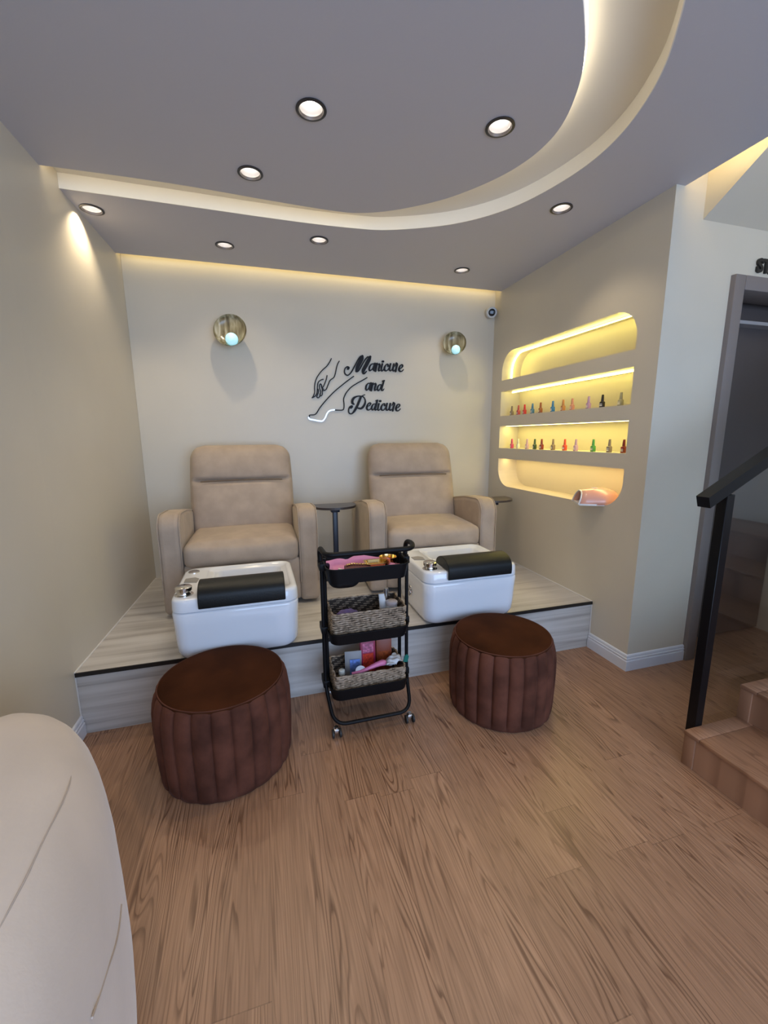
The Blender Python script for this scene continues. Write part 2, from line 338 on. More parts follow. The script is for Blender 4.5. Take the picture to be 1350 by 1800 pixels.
SIGN = {'M':[[(1.727,2.085,0.0193),(1.733,2.094,0.0149),(1.72,2.101,0.0106),(1.703,2.09,0.0088),(1.694,2.066,0.0088),(1.699,2.042,0.0097),(1.718,2.03,0.0097),(1.739,2.04,0.0097),(1.763,2.07,0.0106),(1.791,2.119,0.0106),(1.818,2.165,0.0106),(1.837,2.19,0.0106),(1.852,2.195,0.0132)],[(1.856,2.194,0.022),(1.85,2.174,0.0325),(1.832,2.14,0.0325),(1.812,2.102,0.0308),(1.801,2.069,0.0193)],[(1.801,2.067,0.0193),(1.814,2.066,0.0106),(1.831,2.086,0.0106),(1.855,2.127,0.0106),(1.882,2.168,0.0106),(1.901,2.19,0.0106)],[(1.901,2.192,0.007),(1.933,2.193,0.0088)],[(1.927,2.193,0.0202),(1.914,2.165,0.0317),(1.889,2.12,0.0317),(1.867,2.084,0.0299),(1.861,2.059,0.022),(1.869,2.05,0.0149),(1.882,2.058,0.0106),(1.891,2.069,0.0088)]],'anicure':[[(1.963,2.135,0.0088),(1.941,2.132,0.0106),(1.924,2.114,0.0149),(1.917,2.089,0.0158),(1.923,2.076,0.0132),(1.941,2.086,0.0088),(1.954,2.107,0.0079),(1.965,2.133,0.0079)],[(1.97,2.137,0.0176),(1.963,2.107,0.0176),(1.958,2.087,0.0167),(1.967,2.076,0.0114),(1.978,2.083,0.0062)],[(1.989,2.138,0.0158),(1.982,2.108,0.0167),(1.975,2.075,0.0167)],[(1.978,2.104,0.0062),(1.993,2.127,0.0079),(2.009,2.135,0.0149),(2.013,2.121,0.0176),(2.004,2.092,0.0167),(2.006,2.077,0.0132),(2.021,2.084,0.0062)],[(2.038,2.136,0.0158),(2.03,2.105,0.0167),(2.028,2.085,0.0149),(2.036,2.077,0.0114),(2.048,2.09,0.0062)],[(2.041,2.158,0.0185),(2.046,2.158,0.0185)],[(2.092,2.122,0.0167),(2.089,2.136,0.0114),(2.074,2.133,0.0097),(2.06,2.111,0.0158),(2.058,2.088,0.0167),(2.07,2.079,0.0123),(2.085,2.085,0.0088),(2.099,2.104,0.0053)],[(2.114,2.139,0.0158),(2.107,2.108,0.0167),(2.106,2.088,0.0149),(2.116,2.081,0.0097),(2.13,2.097,0.007),(2.143,2.122,0.0062)],[(2.145,2.139,0.0158),(2.139,2.109,0.0167),(2.136,2.089,0.0158),(2.145,2.081,0.0114),(2.156,2.092,0.0062)],[(2.156,2.122,0.0053),(2.169,2.148,0.0132)],[(2.169,2.148,0.0149),(2.178,2.139,0.0149),(2.17,2.111,0.0167),(2.163,2.078,0.0158)],[(2.19,2.099,0.0062),(2.213,2.106,0.0079),(2.229,2.123,0.0123),(2.226,2.136,0.0114),(2.21,2.133,0.0106),(2.197,2.112,0.0158),(2.195,2.09,0.0167),(2.206,2.078,0.0123),(2.224,2.083,0.0088),(2.236,2.096,0.0062)]],'and':[[(1.924,1.968,0.0088),(1.904,1.966,0.0106),(1.889,1.947,0.0149),(1.884,1.92,0.0158),(1.893,1.909,0.0123),(1.908,1.923,0.0079),(1.924,1.96,0.0079)],[(1.931,1.969,0.0176),(1.924,1.939,0.0176),(1.92,1.919,0.0167),(1.926,1.908,0.0114),(1.936,1.915,0.0062)],[(1.949,1.968,0.0158),(1.941,1.936,0.0167),(1.934,1.907,0.0167)],[(1.939,1.936,0.0062),(1.956,1.96,0.0079),(1.972,1.967,0.0149),(1.975,1.955,0.0176),(1.966,1.926,0.0167),(1.967,1.908,0.0132),(1.985,1.92,0.0062)],[(2.025,1.958,0.0088),(2.007,1.956,0.0106),(1.993,1.937,0.0149),(1.991,1.917,0.0158),(2.002,1.908,0.0123),(2.015,1.923,0.0079),(2.029,1.954,0.0079)],[(2.039,1.991,0.0106),(2.054,1.994,0.0132)],[(2.049,1.991,0.0176),(2.042,1.963,0.0167),(2.031,1.93,0.0167),(2.031,1.912,0.0149),(2.042,1.91,0.0097),(2.052,1.924,0.0053)]],'P':[[(1.773,1.785,0.0114),(1.76,1.796,0.0202),(1.759,1.816,0.0211),(1.774,1.839,0.0185),(1.803,1.853,0.0114),(1.833,1.856,0.0088),(1.859,1.85,0.0079),(1.875,1.828,0.0088),(1.876,1.799,0.0132),(1.86,1.768,0.0185),(1.836,1.749,0.0176),(1.806,1.753,0.0114)],[(1.873,1.868,0.0079),(1.853,1.86,0.0088),(1.835,1.842,0.0132)],[(1.835,1.844,0.0185),(1.819,1.807,0.0202),(1.802,1.77,0.0202),(1.781,1.734,0.0185),(1.764,1.712,0.0132),(1.744,1.701,0.0097),(1.726,1.711,0.0097),(1.724,1.738,0.0106),(1.735,1.761,0.0114),(1.752,1.771,0.0106),(1.756,1.763,0.0149),(1.745,1.753,0.0158)]],'edicure':[[(1.89,1.764,0.0062),(1.915,1.775,0.0079),(1.927,1.792,0.0123),(1.919,1.799,0.0114),(1.904,1.791,0.0106),(1.893,1.769,0.0158),(1.891,1.748,0.0167),(1.901,1.736,0.0123),(1.919,1.741,0.0088),(1.934,1.759,0.0062)],[(1.97,1.79,0.0088),(1.952,1.788,0.0106),(1.939,1.769,0.0149),(1.935,1.748,0.0158),(1.945,1.737,0.0123),(1.958,1.751,0.0079),(1.972,1.784,0.0079)],[(1.976,1.819,0.0097),(1.99,1.822,0.0132)],[(1.987,1.82,0.0158),(1.979,1.784,0.0167),(1.968,1.751,0.0167),(1.969,1.736,0.0132),(1.983,1.743,0.0062)],[(2.003,1.791,0.0158),(1.996,1.764,0.0167),(1.993,1.743,0.0149),(2.0,1.734,0.0114),(2.014,1.745,0.0062)],[(2.013,1.816,0.0193),(2.018,1.816,0.0193)],[(2.057,1.779,0.0167),(2.056,1.793,0.0114),(2.041,1.79,0.0097),(2.027,1.768,0.0158),(2.025,1.746,0.0167),(2.036,1.735,0.0123),(2.052,1.741,0.0088),(2.065,1.76,0.0053)],[(2.08,1.794,0.0158),(2.073,1.765,0.0167),(2.072,1.744,0.0149),(2.082,1.735,0.0097),(2.097,1.752,0.007),(2.11,1.778,0.0062)],[(2.111,1.794,0.0158),(2.105,1.765,0.0167),(2.102,1.744,0.0158),(2.111,1.735,0.0114),(2.123,1.746,0.0062)],[(2.126,1.778,0.0053),(2.141,1.803,0.0132)],[(2.141,1.803,0.0149),(2.151,1.794,0.0149),(2.142,1.765,0.0167),(2.134,1.732,0.0158)],[(2.16,1.753,0.0062),(2.183,1.76,0.0079),(2.2,1.777,0.0123),(2.197,1.79,0.0114),(2.181,1.788,0.0106),(2.168,1.766,0.0158),(2.165,1.744,0.0167),(2.176,1.731,0.0123),(2.193,1.736,0.0088),(2.207,1.75,0.0062)]],'hand':[[(1.582,2.163,0.0082),(1.567,2.135,0.0082),(1.542,2.101,0.0082),(1.5,2.064,0.0082),(1.471,2.03,0.0082),(1.449,1.996,0.0082),(1.435,1.956,0.0082),(1.43,1.916,0.0082),(1.429,1.88,0.0082),(1.419,1.853,0.0082),(1.406,1.834,0.0082)],[(1.507,1.99,0.0082),(1.487,1.984,0.0082),(1.465,1.967,0.0082),(1.456,1.937,0.0082),(1.453,1.904,0.0082),(1.448,1.874,0.0082),(1.432,1.848,0.0082),(1.406,1.834,0.0082)],[(1.46,1.907,0.0082),(1.463,1.884,0.0082),(1.453,1.86,0.0082),(1.447,1.842,0.0082),(1.457,1.835,0.0082),(1.47,1.844,0.0082),(1.478,1.871,0.0082),(1.482,1.888,0.0082),(1.474,1.911,0.0082),(1.473,1.937,0.0082),(1.482,1.952,0.0082),(1.492,1.938,0.0082),(1.495,1.918,0.0082),(1.508,1.908,0.0082)],[(1.49,1.931,0.0082),(1.495,1.911,0.0082),(1.496,1.885,0.0082),(1.493,1.861,0.0082),(1.48,1.851,0.0082),(1.474,1.867,0.0082)],[(1.541,2.022,0.0082),(1.531,1.985,0.0082),(1.517,1.952,0.0082),(1.505,1.928,0.0082),(1.495,1.913,0.0082),(1.504,1.896,0.0082),(1.529,1.907,0.0082),(1.548,1.946,0.0082),(1.566,1.983,0.0082),(1.598,2.007,0.0082),(1.611,2.034,0.0082),(1.625,2.088,0.0082),(1.636,2.121,0.0082),(1.65,2.145,0.0082)]],'foot':[[(1.775,2.023,0.0089),(1.735,1.995,0.0089),(1.67,1.946,0.0089),(1.605,1.894,0.0089),(1.548,1.839,0.0089),(1.497,1.784,0.0089),(1.464,1.743,0.0089),(1.442,1.709,0.0089),(1.421,1.692,0.0089),(1.38,1.688,0.0089),(1.377,1.675,0.0089)],[(1.599,1.733,0.0089),(1.665,1.733,0.0089),(1.681,1.749,0.0089),(1.684,1.783,0.0089),(1.681,1.824,0.0089),(1.689,1.851,0.0089),(1.711,1.889,0.0089),(1.752,1.931,0.0089),(1.803,1.964,0.0089),(1.857,1.993,0.0089),(1.896,2.016,0.0089)]],'sole':[[(1.369,1.668,0.0119),(1.378,1.654,0.0119),(1.416,1.646,0.0119),(1.475,1.637,0.0119),(1.496,1.645,0.0119),(1.514,1.669,0.0119),(1.526,1.696,0.0119),(1.544,1.72,0.0119),(1.565,1.73,0.0119),(1.595,1.734,0.0119)]]}

# ================================================================ SETTING
def st(o): o['kind'] = 'structure'; return o
HC = 2.80
bm = bmesh.new(); box(bm, -.2, 4.8, -6.7, .2, -.06, 0); st(finish(bm, 'floor', FLOOR))
bm = bmesh.new(); prism(bm, [(.047, 0), (0, -1.476), (0, -6.6), (-.2, -6.6), (-.2, .2), (.047, .2)], 'z', 0, 3.0); st(finish(bm, 'wall_left', WALL))
bm = bmesh.new(); box(bm, .048, 3.75, 0, .2, 0, 3.0); st(finish(bm, 'wall_back', WALL))

# right wall: slab with the four niche openings, block behind, column face and wall over the doorway
def slot(y0, y1, z0, z1, rt=0, rb=0, n=8):
    """y0<y1; rt / rb = radius of the two top / two bottom corners"""
    out = []
    for cy, cz, r, a0 in ((y1, z1, rt, 0), (y0, z1, rt, 90), (y0, z0, rb, 180), (y1, z0, rb, 270)):
        sy = -1 if cy == y1 else 1; sz = -1 if cz == z1 else 1
        if r == 0: out.append((cy, cz)); continue
        for k in range(n + 1):
            a = radians(a0 + 90 * k / n); out.append((cy + sy * r + r * cos(a), cz + sz * r + r * sin(a)))
    return out
NY0, NY1 = -1.64, -.17
SLOTS = [slot(NY0, NY1, 2.005, 2.25, rt=.17), slot(NY0, NY1, 1.682, 1.905), slot(NY0, NY1, 1.385, 1.588), slot(NY0, NY1, 1.03, 1.288, rb=.17)]
bm = plate([(-1.8, 0), (0, 0), (0, 3.1), (-1.8, 3.1)], SLOTS, 3.15, 3.35)
for v in bm.verts: v.co = Vector((v.co.z, v.co.x, v.co.y))
box(bm, 3.35, 3.62, -1.8, 0, 0, 3.1)
box(bm, 3.62, 4.66, -1.8, -1.64, 2.40, 4.0)
box(bm, 3.15, 3.62, -1.8, -1.64, 3.1, 4.0)
st(finish(bm, 'wall_right', WALL))
bm = bmesh.new(); box(bm, 4.62, 4.78, -6.6, -1.4, 0, 4.0); st(finish(bm, 'wall_stairwell', WALL))
# recess behind the doorway
bm = bmesh.new(); box(bm, 3.62, 4.66, -1.58, -1.5, 0, 2.6); st(finish(bm, 'wall_doorway_recess', DARKP))
# wall behind the camera with the shop window opening
bm = plate([(-.2, 0), (4.8, 0), (4.8, 4.0), (-.2, 4.0)], [[(.4, .25), (4.2, .25), (4.2, 2.65), (.4, 2.65)]], 0, .12)
for v in bm.verts: v.co = Vector((v.co.x, -6.6 + v.co.z, v.co.y))
st(finish(bm, 'wall_front', WALL))
bm = bmesh.new()
for x in (.42, 1.65, 2.92, 4.18): box(bm, x - .025, x + .025, -6.57, -6.51, .25, 2.65)
for z in (.27, 2.63): box(bm, .4, 4.2, -6.57, -6.51, z - .025, z + .025)
st(finish(bm, 'window_1', BLACK))

# ceiling: soffit with the curved tray opening, recess above, island panel
rim = smooth_path([(0, -.902, 0), (.6, -.892, 0), (1.2, -.878, 0), (1.6, -.89, 0), (1.85, -.935, 0), (2.2, -1.11, 0), (2.44, -1.37, 0), (2.56, -1.7, 0), (2.57, -1.985, 0), (2.48, -2.26, 0), (2.33, -2.48, 0), (2.12, -2.7, 0), (1.8, -2.95, 0), (1.4, -3.15, 0), (.8, -3.32, 0), (0, -3.4, 0)], 8)
isl = smooth_path([(0, -1.10, 0), (.6, -1.105, 0), (1.1, -1.075, 0), (1.45, -1.062, 0), (1.62, -1.085, 0), (1.83, -1.19, 0), (2.06, -1.385, 0), (2.24, -1.665, 0), (2.285, -1.93, 0), (2.2, -2.18, 0), (2.05, -2.38, 0), (1.82, -2.58, 0), (1.4, -2.82, 0), (.8, -2.98, 0), (0, -3.05, 0)], 8)
SPOTS_S = [(.105, -.715), (.80, -.43), (1.414, -.674), (2.577, -.454), (2.721, -1.439)]
SPOTS_I = [(.99, -1.305), (1.237, -1.798), (2.025, -1.916)]
SPOTS_FILL = [(2.85, -3.3), (.55, -3.75), (2.2, -4.3)]  # unseen downlights added behind the camera for warm fill, mainly on the sofa top
def hole(p, r=.051): return [(p[0] + r * cos(2 * pi * i / 24), p[1] + r * sin(2 * pi * i / 24)) for i in range(24)]
tray = [(p.x, p.y) for p in rim]; tray[0] = (.0, tray[0][1]); tray = [(-.03, tray[0][1])] + tray + [(-.03, tray[-1][1])]
bm = plate([(-.15, -.1), (3.15, -.1), (3.15, -1.8), (3.21, -1.8), (3.21, -6.6), (-.15, -6.6)], [tray] + [hole(p) for p in SPOTS_S + SPOTS_FILL], HC, 2.875)
st(finish(bm, 'ceiling', CEIL))
islp = [(-.03, isl[0].y)] + [(p.x, p.y) for p in isl] + [(-.03, isl[-1].y)]
bm = plate(islp, [hole(p) for p in SPOTS_I], HC, 2.875)
st(finish(bm, 'ceiling', CEIL))
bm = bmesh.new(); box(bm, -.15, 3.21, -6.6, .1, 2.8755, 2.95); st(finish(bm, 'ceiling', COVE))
# cream face of the tray edge (a thin painted trim) 
bm = bmesh.new()
n = len(rim); ins = []
for i, p in enumerate(rim):
    t = (rim[min(i + 1, n - 1)] - rim[max(i - 1, 0)]).normalized(); ins.append(p + Vector((t.y, -t.x, 0)) * .004)
loft(bm, [[Vector((p.x, p.y, 2.7995)) for p in rim], [Vector((p.x, p.y, 2.875)) for p in rim], [Vector((p.x, p.y, 2.875)) for p in ins], [Vector((p.x, p.y, 2.7995)) for p in ins], [Vector((p.x, p.y, 2.7995)) for p in rim]], False, False, closed=False)
st(finish(bm, 'trim_1', COVE, smooth=True))
# slot beside the stairwell and sloped underside of the upper flight
bm = bmesh.new(); box(bm, 3.15, 3.36, -6.6, -1.8, 3.1, 3.16); box(bm, 3.17, 3.21, -6.6, -1.8, 2.95, 3.1)
prism(bm, [(-1.8, 2.656), (-4.0, 4.1), (-6.6, 4.1), (-6.6, 4.2), (-1.8, 4.2)], 'x', 3.36, 4.66)
st(finish(bm, 'ceiling', WALL))

def led(name, pts, z0, z1, label, color, es, off=.003, th=.004, group=None):
    """thin emissive strip following pts at height z0..z1"""
    bm = bmesh.new(); n = len(pts); o1 = []; o2 = []
    for i, p in enumerate(pts):
        t = (pts[min(i + 1, n - 1)] - pts[max(i - 1, 0)]).normalized(); nn = Vector((-t.y, t.x, 0))
        o1.append(p + nn * off); o2.append(p + nn * (off + th))
    f = lambda q, z: [Vector((p.x, p.y, z)) for p in q]
    loft(bm, [f(o1, z0), f(o1, z1), f(o2, z1), f(o2, z0), f(o1, z0)], False, False, closed=False)
    m = mat('led_' + name, (.8, .8, .8), .5, emit=color, es=es)
    o = finish(bm, 'light_strip', m); return tag(o, label, 'light', group)
YEL = (1.0, .80, .36)
led('tray', [p for p in isl], 2.835, 2.855, 'warm light strip hidden round the raised ceiling panel', (1.0, .86, .58), 7)
led('backcove', [Vector((.06, -.1, 0)), Vector((3.14, -.1, 0))], 2.83, 2.85, 'warm light strip along the ceiling edge over the back wall', (1.0, .79, .34), 6.2)
led('stair', [Vector((3.21, -1.82, 0)), Vector((3.21, -4.5, 0))][::-1], 2.90, 2.93, 'warm light strip in the slot beside the stairwell', (1.0, .80, .42), 14, off=-.01)

# door frame and doorway
dt = thing('door_1', None, None, (0, 0, 0)); st(dt)
bm = bmesh.new()
box(bm, 3.62, 3.70, -1.83, -1.64, 0, 2.40, .006); finish(bm, 'door_frame', FRAMEM, dt, True)
bm = bmesh.new(); box(bm, 3.70, 4.615, -1.83, -1.64, 2.32, 2.40, .006); finish(bm, 'door_frame', FRAMEM, dt, True)
bm = bmesh.new(); box(bm, 3.70, 4.61, -1.70, -1.60, 2.18, 2.20); finish(bm, 'door_track', mat('aluminium_track', (.35, .33, .33), .4), dt)
bm = bmesh.new(); box(bm, 3.71, 4.60, -1.625, -1.60, .02, 2.30, .004); finish(bm, 'door_panel', DARKP, dt, True)
# baseboards
PR = [(0, 0), (.016, 0), (.016, .066), (.011, .070), (.014, .076), (.014, .084), (.009, .088), (.011, .094), (.009, .104), (.003, .108), (0, .108)]
bm = bmesh.new()
loft(bm, [[Vector((3.15 - t, -1.478, z)) for t, z in PR], [Vector((3.15 - t, -1.8 - t, z)) for t, z in PR], [Vector((3.618, -1.8 - t, z)) for t, z in PR]])
st(finish(bm, 'baseboard_right', WHITE))
bm = bmesh.new()
loft(bm, [[Vector((t, -1.478, z)) for t, z in PR], [Vector((t, -6.4, z)) for t, z in PR]])
st(finish(bm, 'baseboard_left', WHITE))

# ================================================================ PLATFORM
pf = thing('raised_platform', 'low pale travertine tiled platform under the two pedicure chairs', 'platform', (1.57, -.74, 0))
def local(o, par): o.location = -Vector(par.location); return o
bm = bmesh.new(); prism(bm, [(.048, -.001), (.002, -1.474), (3.149, -1.474), (3.149, -.001)], 'z', .325, .342); local(finish(bm, 'platform_top', TILE, pf), pf)
bm = bmesh.new(); prism(bm, [(.046, -.001), (.002, -1.474), (3.149, -1.474), (3.149, -.001)], 'z', 0, .325); local(finish(bm, 'riser', TILE, pf), pf)
bm = bmesh.new(); box(bm, .003, 3.149, -1.482, -1.4745, .322, .3435); local(finish(bm, 'edge_strip', BLACK, pf), pf); 
SEAL = mat('white_sealant', (.75, .72, .68), .5)
for pts in ([(.001, -1.477, 0), (.001, -1.477, .344), (.047, -.003, .344)], [(3.149, -1.477, .108), (3.149, -1.477, .344), (3.149, -.003, .344)]):
    bm = bmesh.new(); tube(bm, pts, .0045, 6); local(finish(bm, 'sealant', SEAL, pf), pf)

# ================================================================ STAIRCASE
NS = 5; SX, SR, SH = 2.765, .32, .17
stt = thing('staircase', 'brown wood laminate steps rising beside the black handrail', 'stairs', (SX, -3.1, 0))
for k in range(NS):
    x0 = SX + SR * k; z1 = SH * (k + 1)
    bm = bmesh.new(); box(bm, x0, 4.6, -3.7, -2.495, z1 - SH + .0005, z1 - .018); local(finish(bm, 'riser', STEPW, stt), stt)
    bm = bmesh.new(); box(bm, x0 - .012, min(4.6, x0 + SR + .02), -3.7, -2.56, z1 - .018, z1, .004); local(finish(bm, 'tread', STEPW, stt, True), stt)
    bm = bmesh.new(); box(bm, x0 - .012, min(4.6, x0 + SR + .02), -2.5595, -2.49, z1 - .018, z1, .003); local(finish(bm, 'tread_border', STEPW, stt, True), stt)
    bm = bmesh.new(); box(bm, x0 - .007, x0 + .02, -2.54, -2.49, z1 - SH, z1 - .018, .002); local(finish(bm, 'corner_trim', STEPW, stt, True), stt)

br = thing('balustrade', 'black steel handrail and post with a clear glass panel beside the wooden steps', 'railing', (2.82, -2.465, 0))
bm = bmesh.new(); box(bm, 2.822, 2.866, -2.488, -2.445, 0, 1.25, .002, 1); local(finish(bm, 'post', POSTM, br, True), br)
bm = bmesh.new()
hx = [(2.725, 1.20), (4.6, 2.194), (4.6, 2.249), (2.71, 1.245)]
prism(bm, hx, 'y', -2.494, -2.440); local(finish(bm, 'handrail', POSTM, br), br)
GL = mat('clear_glass', (.90, .95, .95), .02, trans=1, ior=1.45)
bm = bmesh.new(); prism(bm, [(2.868, .02), (4.55, .75), (4.55, 2.17), (2.868, 1.27)], 'y', -2.470, -2.462); local(finish(bm, 'glass_panel', GL, br), br)

# letters over the door
def text(name, s, m, loc, size, rot, parent=None, ext=.004, shear=0, bold=0):
    c = bpy.data.curves.new('t', 'FONT'); c.body = s; c.size = size; c.extrude = ext; c.shear = shear; c.offset = bold
    c.align_x = 'LEFT'
    o = bpy.data.objects.new('t', c); COL.objects.link(o); bpy.context.view_layer.update()
    me = bpy.data.meshes.new_from_object(o.evaluated_get(bpy.context.evaluated_depsgraph_get()))
    bpy.data.objects.remove(o); bpy.data.curves.remove(c)
    me.materials.clear(); me.materials.append(m)
    r = bpy.data.objects.new(name, me); COL.objects.link(r); r.location = loc; r.rotation_euler = rot; r.parent = parent
    return r
tag(text('door_lettering', 'STA', BLACK, (3.80, -1.808, 2.433), .10, (radians(90), 0, 0), ext=.006, bold=.004), 'black block capital letters on the wall over the doorway', 'lettering')

# ================================================================ DOWNLIGHTS
def downlight(x, y, label, power, rear=False):
    t = thing('downlight', label, 'ceiling light', (x, y, HC), 0, 'recessed downlights behind the camera' if rear else 'round recessed downlights')
    bm = bmesh.new(); loft(bm, [circ(.050, -.0005, 40), circ(.061, -.0005, 40), circ(.062, -.004, 40), circ(.050, -.006, 40), circ(.046, .004, 40), circ(.050, .004, 40), circ(.050, -.0005, 40)], False, False)
    finish(bm, 'trim_ring', mat('dark_bronze_ring', (.03, .027, .03), .35), t, True)
    bm = bmesh.new(); loft(bm, [circ(.0455, .004, 40), circ(.036, .052, 40), circ(.038, .052, 40), circ(.048, .004, 40)], False, False)
    finish(bm, 'reflector', mat('satin_reflector', (.30, .29, .29), .4), t, True)
    bm = bmesh.new(); loft(bm, [circ(.035, .050, 32), circ(.033, .046, 32), circ(.02, .043, 32)])
    finish(bm, 'lamp_lens', mat('lit_lens', (.9, .9, .9), .4, emit=(1, .93, .84), es=16), t, True)
    s = spot('downlight_beam', (0, 0, .038), power); s.parent = t
    s['kind'] = 'structure' if False else 'light'
    del s['kind']
    return t
DL = ['leftmost black rimmed downlight, close to the left wall in the lower ceiling', 'downlight above the left wall lamp in the lower ceiling, second from the left wall',
      'downlight in the lower ceiling near the curved edge, third from the left wall', 'small downlight nearest the security camera corner', 'downlight in the lower ceiling above the lit wall niches']
DI = ['downlight in the raised panel nearest the back wall', 'biggest looking downlight, in the middle of the raised ceiling panel', 'downlight in the raised panel nearest its curved right edge']
for p, l, q in zip(SPOTS_S, DL, (1.5, .7, .7, .7, .9)): downlight(p[0], p[1], l, SPOT_P * q)
for p, l in zip(SPOTS_I, DI): downlight(p[0], p[1], l, SPOT_P)
for p, l, q in zip(SPOTS_FILL, ['downlight behind the camera over the wooden steps', 'downlight behind the camera over the cream sofa', 'downlight behind the camera over the middle of the floor'], (.8, 1.4, .8)): downlight(p[0], p[1], l, SPOT_P * q, True)

# ================================================================ RECLINER CHAIRS
def make_chair(label, loc, rz):
    t = thing('pedicure_armchair', label, 'armchair', loc, rz, 'beige pedicure armchairs')
    # local: width x -.5...5, front at y=-.43, back at y=.42
    bm = bmesh.new(); box(bm, -.385, .385, -.36, .30, .012, .33, .02); finish(bm, 'base', MICRO, t, True)
    bm = bmesh.new(); cushion(bm, -.372, .372, -.425, -.34, .03, .345, .03, (0, .012, 0)); finish(bm, 'footrest', MICRO, t, True, 80)
    for s in (-1, 1):
        a, b = (-.505, -.368) if s < 0 else (.368, .505)
        bm = bmesh.new()
        prof = [(-.43, .02)] + [(-.43 + .005 * k, .02 + .14 * k) for k in range(1, 4)]
        for k in range(9):
            an = pi - (pi / 2) * k / 8; prof.append((-.32 + .10 * cos(an), .575 + .105 * sin(an)))
        prof += [(-.1, .668), (.1, .635), (.25, .60), (.38, .575), (.385, .02)]
        prism(bm, prof, 'x', a, b)
        o = finish(bm, 'armrest', MICRO, t, True, 50)
        bv = o.modifiers.new('b', 'BEVEL'); bv.width = .034; bv.segments = 4; bv.limit_method = 'ANGLE'; bv.angle_limit = radians(50)
        bm = bmesh.new()
        for e in (a + .006, b - .006):
            tube(bm, [Vector((e, p[0] - (.001 if p[0] < -.2 else 0), p[1] + (.001 if p[1] > .6 else 0))) + Vector((-.007 * (1 if e > (a + b) / 2 else -1) * 0, .006 if p[0] < -.3 else 0, -.006 if p[1] > .6 else 0)) for p in prof[1:-1]], .0035, 6)
        finish(bm, 'seam', MICRO, o, True)
    # seat cushion, wider lip at the front
    bm = bmesh.new(); cushion(bm, -.366, .366, -.445, .16, .315, .475, .055, (.004, .02, .022), 12)
    for v in bm.verts:
        if v.co.z > .4: v.co.z += .012
    finish(bm, 'seat_cushion', MICRO, t, True, 80)
    # back: lofted slices going up, leaning back
    bm = bmesh.new(); rs = []
    N = 46
    for i in range(N + 1):
        u = i / N; z = .40 + .70 * u
        hw = .372 + .012 * sin(pi * u)
        rt = .105
        if z > 1.10 - rt: hw -= rt * (1 - sqrt(max(0, 1 - ((z - (1.10 - rt)) / rt) ** 2))) * .96
        yc = .10 + .20 * u
        d = .085 * (1 if z < 1.04 else max(.30, sqrt(max(0, 1 - ((z - 1.04) / .062) ** 2))))
        # crease at z=.83 on the front, pillowy head and lumbar panels
        cr = math.exp(-((z - .835) / .011) ** 2)
        bulge = .030 * (1 - ((z - .95) / .12) ** 2) if z > .835 else .022 * (1 - ((z - .65) / .2) ** 2)
        row = []
        M = 26
        for k in range(M + 1):      # front face
            x = -1 + 2 * k / M; e = (1 - abs(x) ** 3.2)
            inx = 1 if abs(x) < .86 else max(0, 1 - (abs(x) - .86) / .1)
            row.append(Vector((x * hw, yc - d * (e ** .5 * .9 + .1) - max(-.02, bulge) * (1 - x ** 4) + .045 * cr * inx, z)))
        for k in range(M, -1, -1):  # back face
            x = -1 + 2 * k / M
            row.append(Vector((x * hw * .985, yc + d * ((1 - abs(x) ** 4) ** .5 * .9 + .1), z)))
        rs.append(row)
    loft(bm, rs)
    bk = finish(bm, 'backrest', MICRO, t, True, 80)
    bm = bmesh.new()
    tube(bm, [Vector((x, .10 + .20 * .62 - .085 * .93 + .002 - .014 * (1 - (x / .36) ** 4), .8365 - .006 * (x / .3) ** 2)) for x in [-.30 + .06 * k for k in range(11)]], .004, 6)
    finish(bm, 'crease_seam', SEAMM, bk, True)
    for x in (-.40, .40):
        for y in (-.30, .28):
            bm = bmesh.new(); lathe(bm, [(.022, 0), (.022, .02)], 14, x, y); finish(bm, 'foot', RUB, t)
    return t
make_chair('beige pedicure armchair on the left of the platform, beside the left wall', (.805, -.487, .342), 0)
make_chair('beige pedicure armchair on the right of the platform, nearer the lit niches', (2.205, -.497, .342), radians(-3))

# ================================================================ SIDE TABLES
def side_table(label, loc, sx=1):
    t = thing('side_table', label, 'side table', loc, 0, 'dark half-round side tables')
    bm = bmesh.new(); pts = [(.18 * cos(a) if True else 0, -.20 * sin(a) ** .7 if sin(a) > 0 else 0) for a in [pi * k / 24 for k in range(25)]]
    pts = [(x, y + .06) for x, y in pts] + [(-.18, .10), (.18, .10)]
    prism(bm, pts, 'z', .585, .603); finish(bm, 'table_top', mat('dark_wood_veneer', (.055, .045, .042), .3), t)
    bm = bmesh.new(); box(bm, -.02, .02, -.02, .02, .02, .585, .004); finish(bm, 'pole', mat('blue_black_steel', (.01, .014, .03), .35), t, True)
    bm = bmesh.new(); box(bm, -.035, .035, -.035, .035, .548, .585, .004); finish(bm, 'bracket', mat('blue_black_steel'), t, True)
    bm = bmesh.new(); box(bm, -.11, .11, -.14, .10, 0, .02, .006); finish(bm, 'base_plate', mat('blue_black_steel'), t, True)
    return t
side_table('dark half-round side table on a post between the two armchairs', (1.517, -.37, .342))
side_table('dark side table in the corner behind the right armchair, only its top edge showing', (2.938, -.46, .342))

